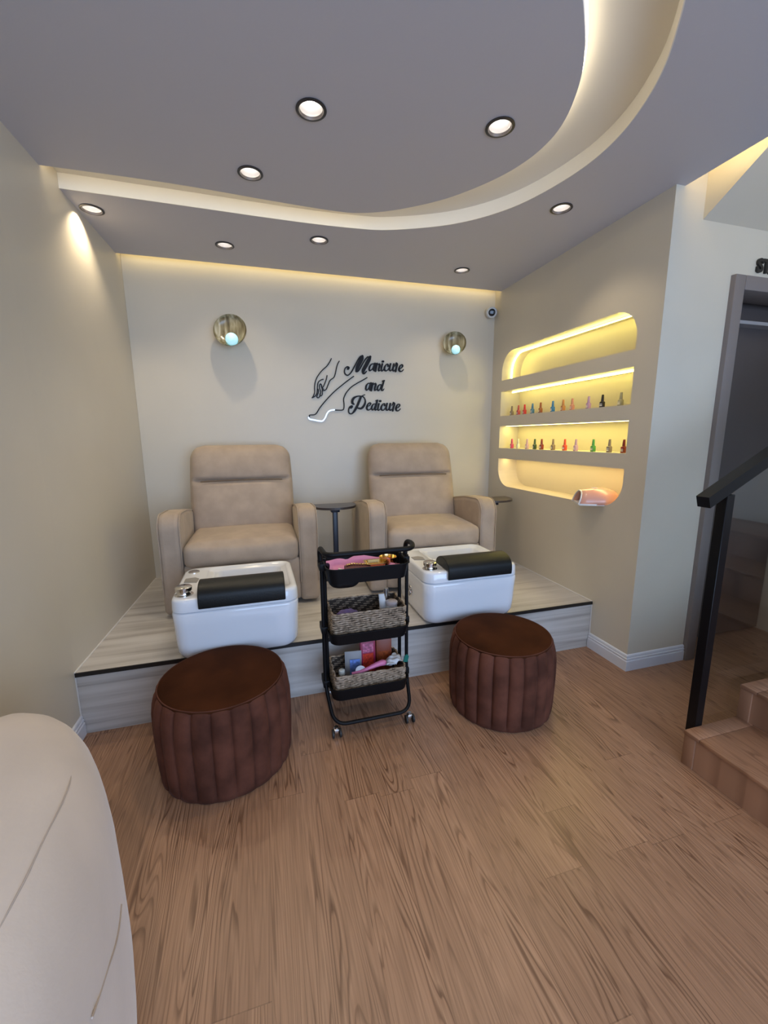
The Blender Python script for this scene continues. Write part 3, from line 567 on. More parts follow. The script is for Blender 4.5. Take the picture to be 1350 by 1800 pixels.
# ================================================================ FOOT SPAS
def make_tub(label, loc, rz, pump):
    t = thing('foot_spa', label, 'foot spa', loc, rz, 'white foot spa tubs on the platform')
    W, D = .645, .575
    bm = bmesh.new(); rs = []
    for z, g, r in ((0.0, -.050, .05), (.006, -.032, .07), (.020, -.018, .08), (.045, -.009, .08), (.10, -.005, .078), (.20, -.002, .075), (.262, 0, .07), (.270, -.003, .07), (.273, -.012, .065)):
        rs.append(rrect(W + 2 * g, D + 2 * g, r, z, n=8))
    loft(bm, rs); finish(bm, 'tub_body', ACRY, t, True, 50)
    bm = bmesh.new(); rs = [rrect(W - .02, D - .02, .07, .274, n=8), rrect(W, D, .075, .279, n=8), rrect(W - .004, D - .004, .075, .330, n=8), rrect(W - .016, D - .016, .07, .343, n=8), rrect(W - .034, D - .034, .065, .3465, n=8),
        rrect(.475, .475, .05, .347, .052, .012, 8), rrect(.462, .462, .048, .341, .052, .012, 8), rrect(.452, .452, .045, .336, .052, .012, 8), rrect(.41, .42, .045, .334, .052, .015, 8), rrect(.395, .405, .045, .325, .052, .015, 8),
        rrect(.35, .36, .06, .13, .052, .015, 8), rrect(.29, .30, .05, .105, .052, .015, 8)]
    loft(bm, rs, True, True); finish(bm, 'rim', ACRY, t, True, 50)
    # padded foot rest over the front rim
    out = []
    for k in range(17):
        a = pi - pi * k / 16; out.append((-.205 + .103 * cos(a), .352 + .066 * sin(a)))
    out[0:0] = [(-.306, .296), (-.310, .325)]
    out += [(-.112, .350), (-.285, .350), (-.2935, .344), (-.2935, .296)]
    bm = bmesh.new(); prism(bm, out, 'x', -.185, .250)
    o = finish(bm, 'foot_rest_pad', LEATH, t, True, 50); bv = o.modifiers.new('b', 'BEVEL'); bv.width = .005; bv.segments = 2; bv.limit_method = 'ANGLE'; bv.angle_limit = radians(60)
    # chrome controls
    bm = bmesh.new(); lathe(bm, [(.046, .343), (.046, .349), (.036, .352), (.034, .356), (.034, .366), (.041, .370), (.042, .388), (.036, .393), (.0, .394)], 32, -.262, -.195, True, False)
    finish(bm, 'control_knob', CHROME, t, True)
    bm = bmesh.new(); prism(bm, [(-.292, .0), (-.222, -.02), (-.216, .045), (-.24, .075), (-.292, .065)], 'z', .3465, .3495)
    finish(bm, 'control_panel', GREYP, t)
    if pump:
        bm = bmesh.new(); lathe(bm, [(.032, .3466), (.032, .351), (.026, .354), (.012, .352), (.0, .351)], 28, -.262, .19, True, False)
        finish(bm, 'drain_cover', CHROME, t, True)
    bm = bmesh.new()
    for k in range(8):
        a = 2 * pi * k / 8; tube(bm, [(-.324, .10 + .012 * cos(a), .14 + .012 * sin(a)), (-.327, .10 + .034 * cos(a), .14 + .034 * sin(a))], .006, 8)
    tube(bm, [(-.319, .10, .14), (-.331, .10, .14)], .012, 14)
    tube(bm, [Vector((-.322, .10 + .036 * cos(2 * pi * k / 24), .14 + .036 * sin(2 * pi * k / 24))) for k in range(24)], .005, 6, closed=True)
    for v in bm.verts: v.co.y -= .10
    finish(bm, 'water_jet', CHROME, t, True)
    return t
make_tub('glossy white foot spa with a black pad, in front of the left armchair', (.790, -1.256, .344), radians(1), True)
make_tub('glossy white foot spa with a black pad, in front of the right armchair', (2.190, -1.240, .344), 0, False)

# ================================================================ OTTOMANS
def make_ottoman(label, loc, rot, R, H, n=22):
    t = thing('ottoman', label, 'ottoman', loc, rot, 'channel tufted velvet ottomans')
    bm = bmesh.new(); rs = []; A = n * 12
    prof = [(.93, .0, 0), (.96, .006, .3), (.975, .03, 1), (.985, .08, 1), (.995, .16, 1), (1.0, .24, 1), (.995, .31, 1), (.975, .355, 1), (.945, .388, .9), (.915, .402, .6), (.885, .408, .2), (.88, .404, 0)]
    for s, z, a in prof:
        row = []
        for k in range(A):
            th = 2 * pi * k / A; fl = abs(sin(th * n / 2)) ** .55
            r = R * s - .019 * a * (1 - fl); row.append(Vector((r * cos(th), r * sin(th), z * H / .41)))
        rs.append(row)
    loft(bm, rs); finish(bm, 'channelled_side', VELV, t, True, 70)
    bm = bmesh.new()
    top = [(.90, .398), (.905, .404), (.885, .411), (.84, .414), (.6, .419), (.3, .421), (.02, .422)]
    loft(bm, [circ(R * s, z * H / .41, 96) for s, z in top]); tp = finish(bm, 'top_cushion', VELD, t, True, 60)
    bm = bmesh.new(); tube(bm, circ(R * .893, .4085 * H / .41, 96), .0028, 6, closed=True); finish(bm, 'piping', VELV, tp, True)
    bm = bmesh.new(); loft(bm, [circ(R * .8, -.0, 48), circ(R * .8, .012, 48)]); 
    bm.free()
    return t
make_ottoman('rust brown velvet ottoman in front of the left foot spa', (.733, -1.83, 0), 0.05, .303, .418)
make_ottoman('rust brown velvet ottoman in front of the right foot spa', (2.20, -1.84, 0), 0.3, .290, .418)

# ================================================================ CART
CX, CY = 1.447, -1.70        # centre on the floor
ct = thing('trolley', 'black three tier metal trolley on castors between the two velvet ottomans', 'trolley', (CX, CY, 0))
HW, HD = .226, .028
def loop(s):
    bm = bmesh.new(); y = s * HD; yb = s * .165; q = 0 if s < 0 else -.022
    pts = [(-HW - q, y, .885), (-HW - q, y, .20), (-HW + .022 - q, yb, .062), (HW - .022 + q, yb, .062), (HW + q, y, .20), (HW + q, y, .885)]
    tube(bm, round_path(pts, .07, 8), .0095, 12)
    return finish(bm, 'frame', CARTM, ct, True)
loop(-1); loop(1)
bm = bmesh.new()
tube(bm, round_path([(-HW, 0, .85), (-HW - .004, 0, .955), (-HW + .006, -.165, .955), (HW - .02, -.165, .955), (HW + .008, -.10, .962), (HW + .004, 0, .955), (HW, 0, .85)], .045, 8), .0125, 14)
finish(bm, 'handle', CARTM, ct, True)
def pan(bm, w, d, z0, z1, r=.05, fl=.012):
    loft(bm, [rrect(w - 2 * fl, d - 2 * fl, r, z0), rrect(w, d, r, z1 - .006), rrect(w + .006, d + .006, r, z1 - .004), rrect(w + .006, d + .006, r, z1), rrect(w - .004, d - .004, r, z1), rrect(w - 2 * fl - .004, d - 2 * fl - .004, r, z0 + .003)])
for z0, z1 in ((.793, .872), (.472, .535), (.165, .232)):
    bm = bmesh.new(); pan(bm, .424, .275, z0, z1)
    for s in (-1, 1):
        box(bm, min(s * .205, s * .238), max(s * .205, s * .238), -.045, .045, z1 - .032, z1 + .006, .004)
    finish(bm, 'tray', CARTM, ct, True)
bm = bmesh.new(); loft(bm, [rrect(.13, .13, .05, .768, -.12, -.05), rrect(.15, .15, .055, .780, -.12, -.05), rrect(.15, .15, .055, .794, -.12, -.05)]); finish(bm, 'cup_well', CARTM, ct, True)
for x0_ in (-.196, .196):
    for y in (-1, 1):
        cy = y * .165; x = x0_ if y < 0 else x0_ * .88
        bm = bmesh.new(); tube(bm, [(x, cy, .055), (x, cy, .044)], .010, 12)
        box(bm, x - .013, x + .013, cy - .014, cy + .014, .022, .046, .004); cst = finish(bm, 'castor', STEEL, ct, True)
        for s in (-1, 1):
            bm = bmesh.new(); tube(bm, [(x + s * .0145, cy - .006, .0215), (x + s * .023, cy - .006, .0215)], .0215, 24); finish(bm, 'wheel', RUB, cst, True)

def local_to(o, loc, rz=0): o.location = loc; o.rotation_euler = (0, 0, rz); return o
ROPE = streak('seagrass_rope', [(.10, .07, .045), (.34, .25, .17), (.46, .36, .27)], 60, 60, 30, .85, 6)
def basket(label, loc, W, D, H, rows, back=0.0):
    t = thing('wicker_basket', label, 'basket', loc, 0, 'woven rope baskets on the trolley')
    bm = bmesh.new(); n = 12
    base = rrect(W, D, .018, 0, n=3)
    per = []
    P = base + [base[0]]
    for a, b in zip(P, P[1:]):
        m = max(1, int((b - a).length / .0085))
        for k in range(m): per.append(a + (b - a) * k / m)
    q = len(per)
    for r in range(rows):
        z = .006 + (H - .012) * r / (rows - 1); pts = []
        for i, p in enumerate(per):
            nn = Vector((p.x / (W / 2), p.y / (D / 2), 0)); nn = Vector((math.copysign(1, nn.x), 0, 0)) if abs(nn.x) > abs(nn.y) else Vector((0, math.copysign(1, nn.y), 0))
            ph = (i / 4.0 + r * .5) * pi
            g = .985 + .012 * (z / H)
            pts.append(Vector((p.x * g, p.y * g, z + random.uniform(-.0008, .0008))) + nn * .0026 * sin(ph))
        rr = [(.0047 + .0011 * cos((i / 4.0 + r * .5) * 2 * pi)) * (1 if r < rows - 1 else 1.15) for i in range(q)]
        tube(bm, pts, (H / (rows - 1)) * .56 if False else rr, 6, closed=False, caps=False)
    finish(bm, 'woven_side', ROPE, t, True, 80)
    bm = bmesh.new(); loft(bm, [rrect(W - .006, D - .006, .016, .001, n=3), rrect(W - .006, D - .006, .016, .006, n=3)]); finish(bm, 'basket_floor', ROPE, t)
    bm = bmesh.new()
    loft(bm, [rrect(W - .008, D - .008, .016, .004, n=3), rrect(W - .008, D - .008, .016, H - .006, n=3), rrect(W - .011, D - .011, .015, H - .006, n=3), rrect(W - .011, D - .011, .015, .006, n=3)], False, False)
    finish(bm, 'lining', mat('dark_weave_gaps', (.05, .035, .025), .9), t)  # dark inner sheet, its colour stands in for shade in the rope gaps
    return t
basket('brown woven rope basket on the middle tier of the trolley', (CX + .004, CY - .002, .4755), .386, .215, .158, 14)
basket('brown woven rope basket on the bottom tier of the trolley', (CX + .006, CY - .002, .1685), .380, .215, .125, 12)
ZB, ZA, ZT = .1755, .4825, .797

# top tray contents
PINK = mat('pink_cloth', (.62, .25, .44), .85, sheen=.3)
def crumple(name, m, cx, cy, z, w, d, amp, seed, label, cat, nx=22, ny=14, edge=0, solid=.0025, group=None, rz=0):
    random.seed(seed); ph = [random.uniform(0, 6.28) for _ in range(10)]
    bm = bmesh.new(); g = []
    for j in range(ny + 1):
        row = []
        for i in range(nx + 1):
            u, v = i / nx, j / ny
            h = sum(math.sin(ph[k] + u * (3 + k * 2.3) + v * (7 - k * 1.7)) * amp / (1 + k * .45) for k in range(6)) * .5
            e = max(abs(2 * u - 1), abs(2 * v - 1))
            hh = abs(h) + (edge * max(0, (e - .75) / .25) ** 1.5)
            row.append(bm.verts.new((cx + (u - .5) * w * (1 + .04 * sin(9 * v + ph[0])), cy + (v - .5) * d * (1 + .05 * sin(8 * u + ph[1])), z + .002 + hh)))
        g.append(row)
    for j in range(ny):
        for i in range(nx): bm.faces.new((g[j][i], g[j][i + 1], g[j + 1][i + 1], g[j + 1][i]))
    if rz:
        bmesh.ops.rotate(bm, verts=bm.verts, cent=(cx, cy, 0), matrix=Matrix.Rotation(rz, 3, 'Z'))
    o = finish(bm, name, m, None, True, 60)
    s = o.modifiers.new('s', 'SOLIDIFY'); s.thickness = solid; s.offset = 1
    return tag(o, label, cat, group)
crumple('pink_cloth', PINK, CX - .02, CY + .01, ZT, .34, .19, .018, 3, 'crumpled pink cloth lining the left of the top trolley tray', 'cloth', edge=.045)
def dish(label, name, cx, cy, z, r, h, m, n=32, sq=1.0, handle=0):
    bm = bmesh.new()
    prof = [(.65, 0), (.9, .25), (1, 1), (.95, 1), (.85, .3), (.6, .12), (.02, .12)]
    loft(bm, [[Vector((cx + r * s * cos(2 * pi * i / n), cy + sq * r * s * sin(2 * pi * i / n), z + h * q)) for i in range(n)] for s, q in prof])
    return tag(finish(bm, name, m, None, True), label, 'dish')
bm = bmesh.new(); loft(bm, [rrect(.13, .095, .012, ZT + .028, 1.405, -1.745), rrect(.13, .095, .012, ZT + .05, 1.405, -1.745)])
tag(finish(bm, 'box', mat('dark_maroon_card', (.10, .025, .03), .5), None), 'flat dark maroon box in the top tray under the gold chain', 'box')
bm = bmesh.new()
for k in range(9):
    bmesh.ops.create_uvsphere(bm, u_segments=12, v_segments=8, radius=.0065, matrix=Matrix.Translation((1.355 + .013 * k, -1.718 + .010 * sin(k * .7), ZT + .0565)))
tag(finish(bm, 'bead_chain', GOLD, None, True), 'row of shiny gold beads on the maroon box in the top tray', 'beads')
bm = bmesh.new(); rs = [rrect(.10, .085, .02, ZT + .03), rrect(.10, .085, .02, ZT + .048), rrect(.112, .096, .022, ZT + .056), rrect(.09, .075, .018, ZT + .056), rrect(.075, .06, .014, ZT + .040)]
loft(bm, rs); o = finish(bm, 'tray_dish', GOLD, None, True); o.location = (1.505, -1.70, 0); tag(o, 'rectangular polished gold dish in the middle of the top trolley tray', 'dish')
dish('round polished gold bowl at the right of the top trolley tray', 'bowl', 1.587, -1.668, ZT + .03, .048, .038, GOLD)
bm = bmesh.new(); loft(bm, [rrect(.16, .10, .01, ZT + .004, 1.555, -1.70), rrect(.16, .10, .01, ZT + .0295, 1.555, -1.70)])
tag(finish(bm, 'box', mat('dark_maroon_card'), None), 'dark maroon box in the top tray under the gold dishes', 'box')
bm = bmesh.new(); bmesh.ops.create_uvsphere(bm, u_segments=20, v_segments=14, radius=1, matrix=Matrix.Translation((1.605, -1.775, ZT + .045)) @ Matrix.Rotation(.5, 4, 'Z') @ Matrix.Diagonal((.026, .016, .012, 1)))
tag(finish(bm, 'sponge', mat('mauve_sponge', (.35, .10, .16), .8), None, True), 'small mauve sponge at the right front of the top trolley tray', 'sponge')
bm = bmesh.new(); box(bm, -.03, .03, -.006, .006, 0, .008, .002); o = finish(bm, 'nail_file', mat('cream_plastic', (.75, .66, .6), .5), None, True); o.location = (1.325, -1.775, ZT + .045); o.rotation_euler = (0, .15, -.6)
tag(o, 'short cream nail file on the pink cloth in the top tray', 'nail file')

# middle basket contents
bm = bmesh.new(); bmesh.ops.create_uvsphere(bm, u_segments=28, v_segments=18, radius=1, matrix=Matrix.Translation((1.352, -1.705, ZA + .065)) @ Matrix.Diagonal((.075, .05, .058, 1)))
for v in bm.verts: v.co += Vector((0, 0, .006 * sin(v.co.x * 120) * cos(v.co.y * 90)))
for v in bm.verts: v.co.z = max(v.co.z, ZA + .002)
tag(finish(bm, 'pouch', mat('lilac_fabric', (.26, .18, .42), .7, sheen=.3), None, True), 'soft lilac pouch in the left of the middle trolley basket', 'pouch')
bm = bmesh.new(); rs = []
for k in range(9):
    u = k / 8; rs.append([Vector((1.545 + .012 * u * 2 + (.028 - .012 * u) * cos(2 * pi * i / 20) + .03 * u * u * -1, -1.70 + (.006 + .008 * (1 - u)) * sin(2 * pi * i / 20), ZA + .003 + .185 * u)) for i in range(20)])
loft(bm, rs); tag(finish(bm, 'tube_bottle', mat('white_plastic', (.72, .70, .68), .4), None, True), 'white squeeze tube leaning in the right of the middle trolley basket', 'tube')
tj = thing('jar', 'clear glass jar with a pale lid at the right of the middle trolley basket', 'jar', (1.592, -1.715, ZA + .002))
bm = bmesh.new(); lathe(bm, [(.030, 0), (.031, .01), (.031, .115), (.028, .125)], 28); finish(bm, 'glass_body', mat('frosted_glass', (.75, .76, .76), .25), tj, True)
bm = bmesh.new(); lathe(bm, [(.031, .1255), (.032, .131), (.032, .143), (.028, .146)], 28); finish(bm, 'lid', mat('pale_lid', (.62, .52, .50), .35), tj, True)
bm = bmesh.new(); tube(bm, [(1.572, -1.66, ZA + .003), (1.578, -1.658, ZA + .20)], [.012, .013], 20); tag(finish(bm, 'steel_tin', STEEL, None, True), 'slim silver tin standing behind the jar in the middle basket', 'tin')

# bottom basket contents
tb = thing('small_bottle', 'small olive bottle with a white cap at the left of the bottom basket', 'bottle', (1.307, -1.745, ZB + .002))
bm = bmesh.new(); lathe(bm, [(.024, 0), (.026, .006), (.026, .07), (.018, .082), (.012, .086)], 24); finish(bm, 'bottle_body', mat('olive_glass', (.10, .09, .03), .15), tb, True)
bm = bmesh.new(); lathe(bm, [(.016, .0865), (.017, .090), (.016, .112), (.012, .115)], 24); finish(bm, 'cap', mat('white_cap', (.62, .62, .56), .45), tb, True)
tp = thing('sachet', 'clear plastic pouch with a blue printed label in the bottom basket', 'pouch', (1.385, -1.665, ZB + .002), radians(-6))
bm = bmesh.new(); rs = []
for k in range(10):
    u = k / 9; th = .016 * sin(pi * min(1, .15 + u * .85)) + .0015
    rs.append([Vector((sx * .046, sy * th, .165 * u)) for sx, sy in ((-1, -.3), (-.6, -1), (.6, -1), (1, -.3), (1, .3), (.6, 1), (-.6, 1), (-1, .3))])
loft(bm, rs); finish(bm, 'pouch_body', mat('clear_grey_film', (.34, .33, .33), .2), tp, True)
bm = bmesh.new(); box(bm, -.02, .036, -.0192, -.0175, .035, .125); lb = finish(bm, 'label', mat('blue_print', (.16, .26, .62), .35, mott=(45, .5)), tp)
def pack(name, x, y, z, w, d, h, col, label, cat, rz=0, tilt=0, win=None, top=None):
    t = thing(name, label, cat, (x, y, z), rz); t.rotation_euler = (tilt, 0, rz)
    bm = bmesh.new(); box(bm, -w / 2, w / 2, -d / 2, d / 2, 0, h, .003); finish(bm, 'carton', mat('card_' + name + str(int(x * 1000)), col, .4), t, True)
    if win:
        bm = bmesh.new(); box(bm, -w / 2 + .012, w / 2 - .012, -d / 2 - .0012, -d / 2 + .0005, .02, h * .66); finish(bm, 'printed_panel', mat('print_' + str(int(x * 1000)), win, .35, mott=(60, .45)), t)
    if top:
        bm = bmesh.new(); box(bm, -w / 2 + .012, w / 2 - .012, -d / 2 - .0012, -d / 2 + .0005, h * .69, h - .01); finish(bm, 'title_panel', mat('printt_' + str(int(x * 1000)), top, .35, mott=(90, .4)), t)
    return t
pack('product_box', 1.47, -1.655, ZB + .004, .085, .035, .205, (.33, .02, .07), 'tall crimson product box with a red printed front in the bottom basket', 'box', 0, radians(-3), (.60, .05, .025), (.55, .16, .26))
pack('product_box', 1.565, -1.645, ZB + .004, .088, .04, .200, (.24, .045, .015), 'dark orange brown product box at the right of the bottom basket', 'box', radians(-5), radians(-3), (.30, .06, .015))
t = thing('cosmetic_tool', 'white disc ended tool lying in the bottom basket in front of the blue label', 'tool', (1.405, -1.765, ZB + .10))
t.rotation_euler = (radians(35), 0, 0)
bm = bmesh.new(); loft(bm, [circ(.028, 0, 28), circ(.030, .004, 28), circ(.028, .009, 28)]); finish(bm, 'disc', mat('white_plastic_bright', (.70, .72, .80), .4), t, True)
bm = bmesh.new(); tube(bm, [(.02, -.01, .004), (.075, -.02, .008)], .006, 10); finish(bm, 'handle', RUB, t, True)
bm = bmesh.new()
tube(bm, smooth_path([(1.355, -1.772, ZB + .10), (1.41, -1.772, ZB + .104), (1.47, -1.765, ZB + .118), (1.52, -1.758, ZB + .126), (1.545, -1.755, ZB + .120)], 6), [.008, .008, .008, .008, .008, .008, .009, .009, .010, .010, .010, .011, .012, .012, .013, .014, .014, .015, .016, .016, .016, .015, .014, .013, .010], 12)
tag(finish(bm, 'nail_drill', mat('pink_plastic', (.72, .20, .38), .45), None, True), 'pink handle lying along the front edge of the bottom basket', 'tool')
crumple('paper_packet', mat('white_crumpled_film', (.66, .66, .68), .4), 1.585, -1.735, ZB + .105, .11, .075, .03, 8, 'crumpled white packet sticking out of the right end of the bottom basket', 'packet', edge=.0, rz=.35)
bm = bmesh.new(); prism(bm, [(-.014, -.02), (.014, -.02), (.014, .012), (0, .022), (-.014, .012)], 'y', -.003, .003); o = finish(bm, 'tag', mat('teal_plastic', (.01, .16, .13), .4), None); o.location = (1.650, -1.79, ZB + .15); o.rotation_euler = (0, .3, .3)
tag(o, 'small teal green tag hanging at the right post above the bottom tray', 'tag')

# ================================================================ SOFA
so = thing('sofa', 'cream velvet sofa with a rounded back, close in the lower left corner', 'sofa', (.35, -3.35, 0))
SA, SB, SCX, SCY = .417, 1.05, .245, -3.348
def sprof(s):   # height of the surface for normalised radius s
    pts = [(0, .800), (.5, .795), (.70, .780), (.80, .762), (.88, .728), (.94, .675), (.98, .60), (1.0, .50)]
    for (a, za), (b, zb) in zip(pts, pts[1:]):
        if s <= b: return za + (zb - za) * (s - a) / (b - a)
    return .5
bm = bmesh.new(); rs = []
for s, z in [(.90, .02), (.93, .06), (.955, .15), (.98, .3), (1.0, .44), (1.0, .52), (.99, .57), (.975, .62), (.95, .665), (.92, .700), (.88, .732), (.83, .757), (.77, .774), (.68, .788), (.55, .797), (.35, .803), (.1, .805)]:
    row = []; s += .088 * max(0, .5 - z) / .5
    for k in range(128):
        a = -pi + 2 * pi * k / 128; e = 2 / 1.814
        x = SCX + (SA if cos(a) > 0 else -.225) * s * abs(cos(a)) ** e; y = SCY + SB * s * math.copysign(abs(sin(a)) ** e, sin(a))
        row.append(Vector((max(x, .02), y, z)) - so.location)
    rs.append(row)
loft(bm, rs); CREAM = mat('cream_velvet', (.72, .62, .54), .85, sheen=.35, bump=(90, .06), mott=(4, .05))
sb = finish(bm, 'backrest', CREAM, so, True, 80)
bm = bmesh.new()
tube(bm, smooth_path([Vector(p) - so.location for p in [(.49, -2.70, .722), (.51, -2.755, .733), (.524, -2.829, .744), (.533, -2.909, .756), (.540, -2.971, .762), (.544, -3.007, .765), (.547, -3.08, .7695), (.55, -3.2, .773), (.55, -3.4, .774), (.53, -3.65, .765)]], 5), .0016, 6)
finish(bm, 'seam', mat('cream_seam', (.52, .44, .38), .9), sb, True)
bm = bmesh.new()
tube(bm, smooth_path([Vector(p) + Vector((.001, 0, 0)) - so.location for p in [(.589, -2.792, .413), (.606, -2.858, .435), (.617, -2.913, .457), (.6265, -2.975, .489), (.635, -3.035, .517), (.643, -3.087, .545)]], 5), .0018, 6)
finish(bm, 'seam', mat('cream_seam'), sb, True)

# ================================================================ WALL LAMPS, SIGN, CAMERA
MARB = streak('olive_marble_glaze', [(.07, .05, .025), (.19, .15, .08), (.34, .29, .18), (.55, .50, .38)], 30, 30, 3.0, .2)
def sconce(label, x, z, R, face):
    t = thing('wall_lamp', label, 'wall lamp', (x, -.001, z), 0, 'round dish wall lamps')
    bm = bmesh.new(); loft(bm, [[Vector((p.x, -.0 - h, p.y)) for p in circ(r, 0, 28)] for r, h in ((.05, 0), (.05, .012), (.018, .03), (.018, .07))])
    finish(bm, 'wall_mount', mat('dark_bronze', (.05, .04, .03), .4, metal=.6), t, True)
    rot = Quaternion((0, 0, 1), face[0]) @ Quaternion((1, 0, 0), face[1])
    M = Matrix.Translation((0, -.10, 0)) @ rot.to_matrix().to_4x4()
    # dish: bowl opening towards -y (local), rim radius R
    prof = [(.02, .022), (.5, .018), (.8, .004), (.95, -.014), (1.0, -.030), (.985, -.032), (.93, -.018), (.78, -.002), (.5, .010), (.02, .014)]
    bm = bmesh.new(); loft(bm, [[M @ Vector((p.x, h, p.y)) for p in circ(R * s, 0, 56)] for s, h in prof])
    finish(bm, 'dish', MARB, t, True, 60)
    bm = bmesh.new()
    c = M @ Vector((.012, -.025, -R * .56))
    bmesh.ops.create_uvsphere(bm, u_segments=28, v_segments=18, radius=R * .375, matrix=Matrix.Translation(c))
    finish(bm, 'glass_globe', mat('lit_cool_globe', (.7, .9, .9), .2, emit=(.36, .86, 1.0), es=.62), t, True)
    return t
sconce('round marbled dish wall lamp above the left armchair', .785, 2.315, .126, (radians(-12), radians(-12)))
sconce('round marbled dish wall lamp right of the sign, above the right armchair', 2.692, 2.318, .104, (radians(-22), radians(-10)))

SIGNM = mat('black_acrylic_lettering', (.006, .005, .006), .5, spec=.25)
sg = thing('wall_sign', 'black script sign with line drawn hand and foot on the back wall', 'sign', (1.8, -.001, 1.9))
def strokes(name, keys, m, parent, depth=.012, y0=-.004):
    bm = bmesh.new(); k = 0
    for key in keys:
        for st_ in SIGN[key]:
            P = smooth_path([(a, b, c) for a, b, c in st_], 6); n = len(P); L1 = []; L2 = []
            for i in range(n):
                t = P[min(i + 1, n - 1)] - P[max(i - 1, 0)]; t.z = 0
                if t.length < 1e-7: t = Vector((1, 0, 0))
                t.normalize(); nn = Vector((-t.y, t.x)); c = Vector((P[i].x, P[i].y)); ww = max(P[i].z, .004) * (.44 if key in ('anicure', 'edicure', 'and') else .5)
                L1.append(c + nn * ww); L2.append(c - nn * ww)
            # rounded ends
            def cap(i, s):
                t = (P[1] - P[0]) if i == 0 else (P[-1] - P[-2]); t.z = 0; t.normalize(); c = Vector((P[i].x, P[i].y)); ww = max(P[i].z, .004) / 2
                a0 = atan2(t.y, t.x)
                return [c + ww * Vector((cos(a0 + s * a), sin(a0 + s * a))) for a in [pi / 2 - pi * q / 8 for q in range(1, 8)]] if s > 0 else [c + ww * Vector((cos(a0 + pi / 2 + pi * q / 8), sin(a0 + pi / 2 + pi * q / 8))) for q in range(1, 8)]
            yy = y0 - .00007 * k; k += 1
            def slab(poly):
                a = [bm.verts.new((p.x, yy, p.y)) for p in poly]; b = [bm.verts.new((p.x, yy - depth, p.y)) for p in poly]
                bm.faces.new(a); bm.faces.new(b[::-1]); bridge(bm, a, b)
            # quad strip with thickness
            R1 = [[Vector((p.x, yy, p.y)), Vector((q.x, yy, q.y)), Vector((q.x, yy - depth, q.y)), Vector((p.x, yy - depth, p.y))] for p, q in zip(L1, L2)]
            loft(bm, R1)
            ends = [cap(-1, 1), cap(0, -1)]
            slab([L1[-1]] + ends[0] + [L2[-1]]); slab([L2[0]] + ends[1][::-1] + [L1[0]]) if False else slab([L1[0]] + ends[1] + [L2[0]])
    for v in bm.verts: v.co -= Vector(parent.location if parent.parent is None else parent.parent.location)
    return finish(bm, name, m, parent)
strokes('lettering', ['M', 'anicure'], SIGNM, sg)
strokes('lettering', ['and'], SIGNM, sg)
strokes('lettering', ['P', 'edicure'], SIGNM, sg)
strokes('hand_outline', ['hand'], SIGNM, sg, .008)
ft = strokes('foot_outline', ['foot'], SIGNM, sg, .008)
s_ = strokes('sole_outline', ['sole'], mat('glossy_silver_white', (.80, .84, .95), .12, metal=.3), sg, .009); s_['label'] = 'glossy silver white lower line of the foot'

sc = thing('security_camera', 'small white security camera high in the back right corner', 'camera', (3.095, -.002, 2.635))
D_ = Vector((-.30, -.90, -.22)).normalized()
def along(prof, c0, d, n=28):
    q = d.to_track_quat('Z', 'Y'); return [[c0 + q @ Vector((r * cos(2 * pi * i / n), r * sin(2 * pi * i / n), h)) for i in range(n)] for r, h in prof]
bm = bmesh.new(); loft(bm, along([(.048, 0), (.050, .006), (.050, .02), (.044, .03)], Vector((.0, 0, 0)), Vector((0, -1, 0)))); finish(bm, 'mount', mat('white_plastic_shell', (.62, .62, .60), .4), sc, True)
bm = bmesh.new(); loft(bm, along([(.02, .0), (.044, .014), (.048, .03), (.045, .034), (.045, .038), (.049, .042), (.049, .058), (.044, .064), (.036, .066)], Vector((0, -.015, 0)), D_)); finish(bm, 'housing', mat('white_plastic_shell'), sc, True)
bm = bmesh.new(); loft(bm, along([(.032, .0662), (.030, .070), (.018, .073)], Vector((0, -.015, 0)), D_)); finish(bm, 'lens', mat('black_lens', (.004, .004, .004), .08), sc, True)

# ================================================================ NICHE LIGHTS AND BOTTLES
NCOL = (1.0, .88, .24)
def nled(name, pts, label, es, r=.0045):
    bm = bmesh.new(); tube(bm, [Vector(p) for p in pts], r, 8)
    return tag(finish(bm, 'light_strip', mat('niche_led', (.9, .9, .8), .4, emit=NCOL, es=es), None, True), label, 'light', 'light strips in the wall niches')
NE = 21
p1 = [(3.25, NY0 + .015, 2.236), (3.25, NY1 - .17, 2.240)]
for k in range(9):
    a = radians(90 * k / 8); p1.append((3.25, NY1 - .17 + .160 * sin(a), 2.08 + .160 * cos(a)))
p1.append((3.25, NY1 - .010, 2.012))
nled('a', p1, 'bright light strip curving along the top of the uppermost niche', NE)
nled('b', [(3.25, NY0 + .02, 1.897), (3.25, NY1 - .03, 1.897)], 'bright light strip under the top of the second niche', NE)
def fill_led(y0, y1, z, label, es):
    bm = bmesh.new(); box(bm, 3.20, 3.26, y0, y1, z - .0012, z)  # flush glowing ribbon added to brighten a niche that shows no strip
    return tag(finish(bm, 'light_strip', mat('niche_led_flat_%d' % int(z * 100), (.9, .9, .8), .4, emit=(1.0, .86, .24) if z > 1.4 else (1.0, .76, .30), es=es)), label, 'light', 'light strips in the wall niches')
fill_led(NY0 + .02, NY1 - .02, 1.5875, 'flush light strip in the top of the third niche, above the lower row of bottles', 11)
fill_led(NY0 + .02, NY1 - .02, 1.2875, 'flush light strip in the top of the lowest niche', 10)

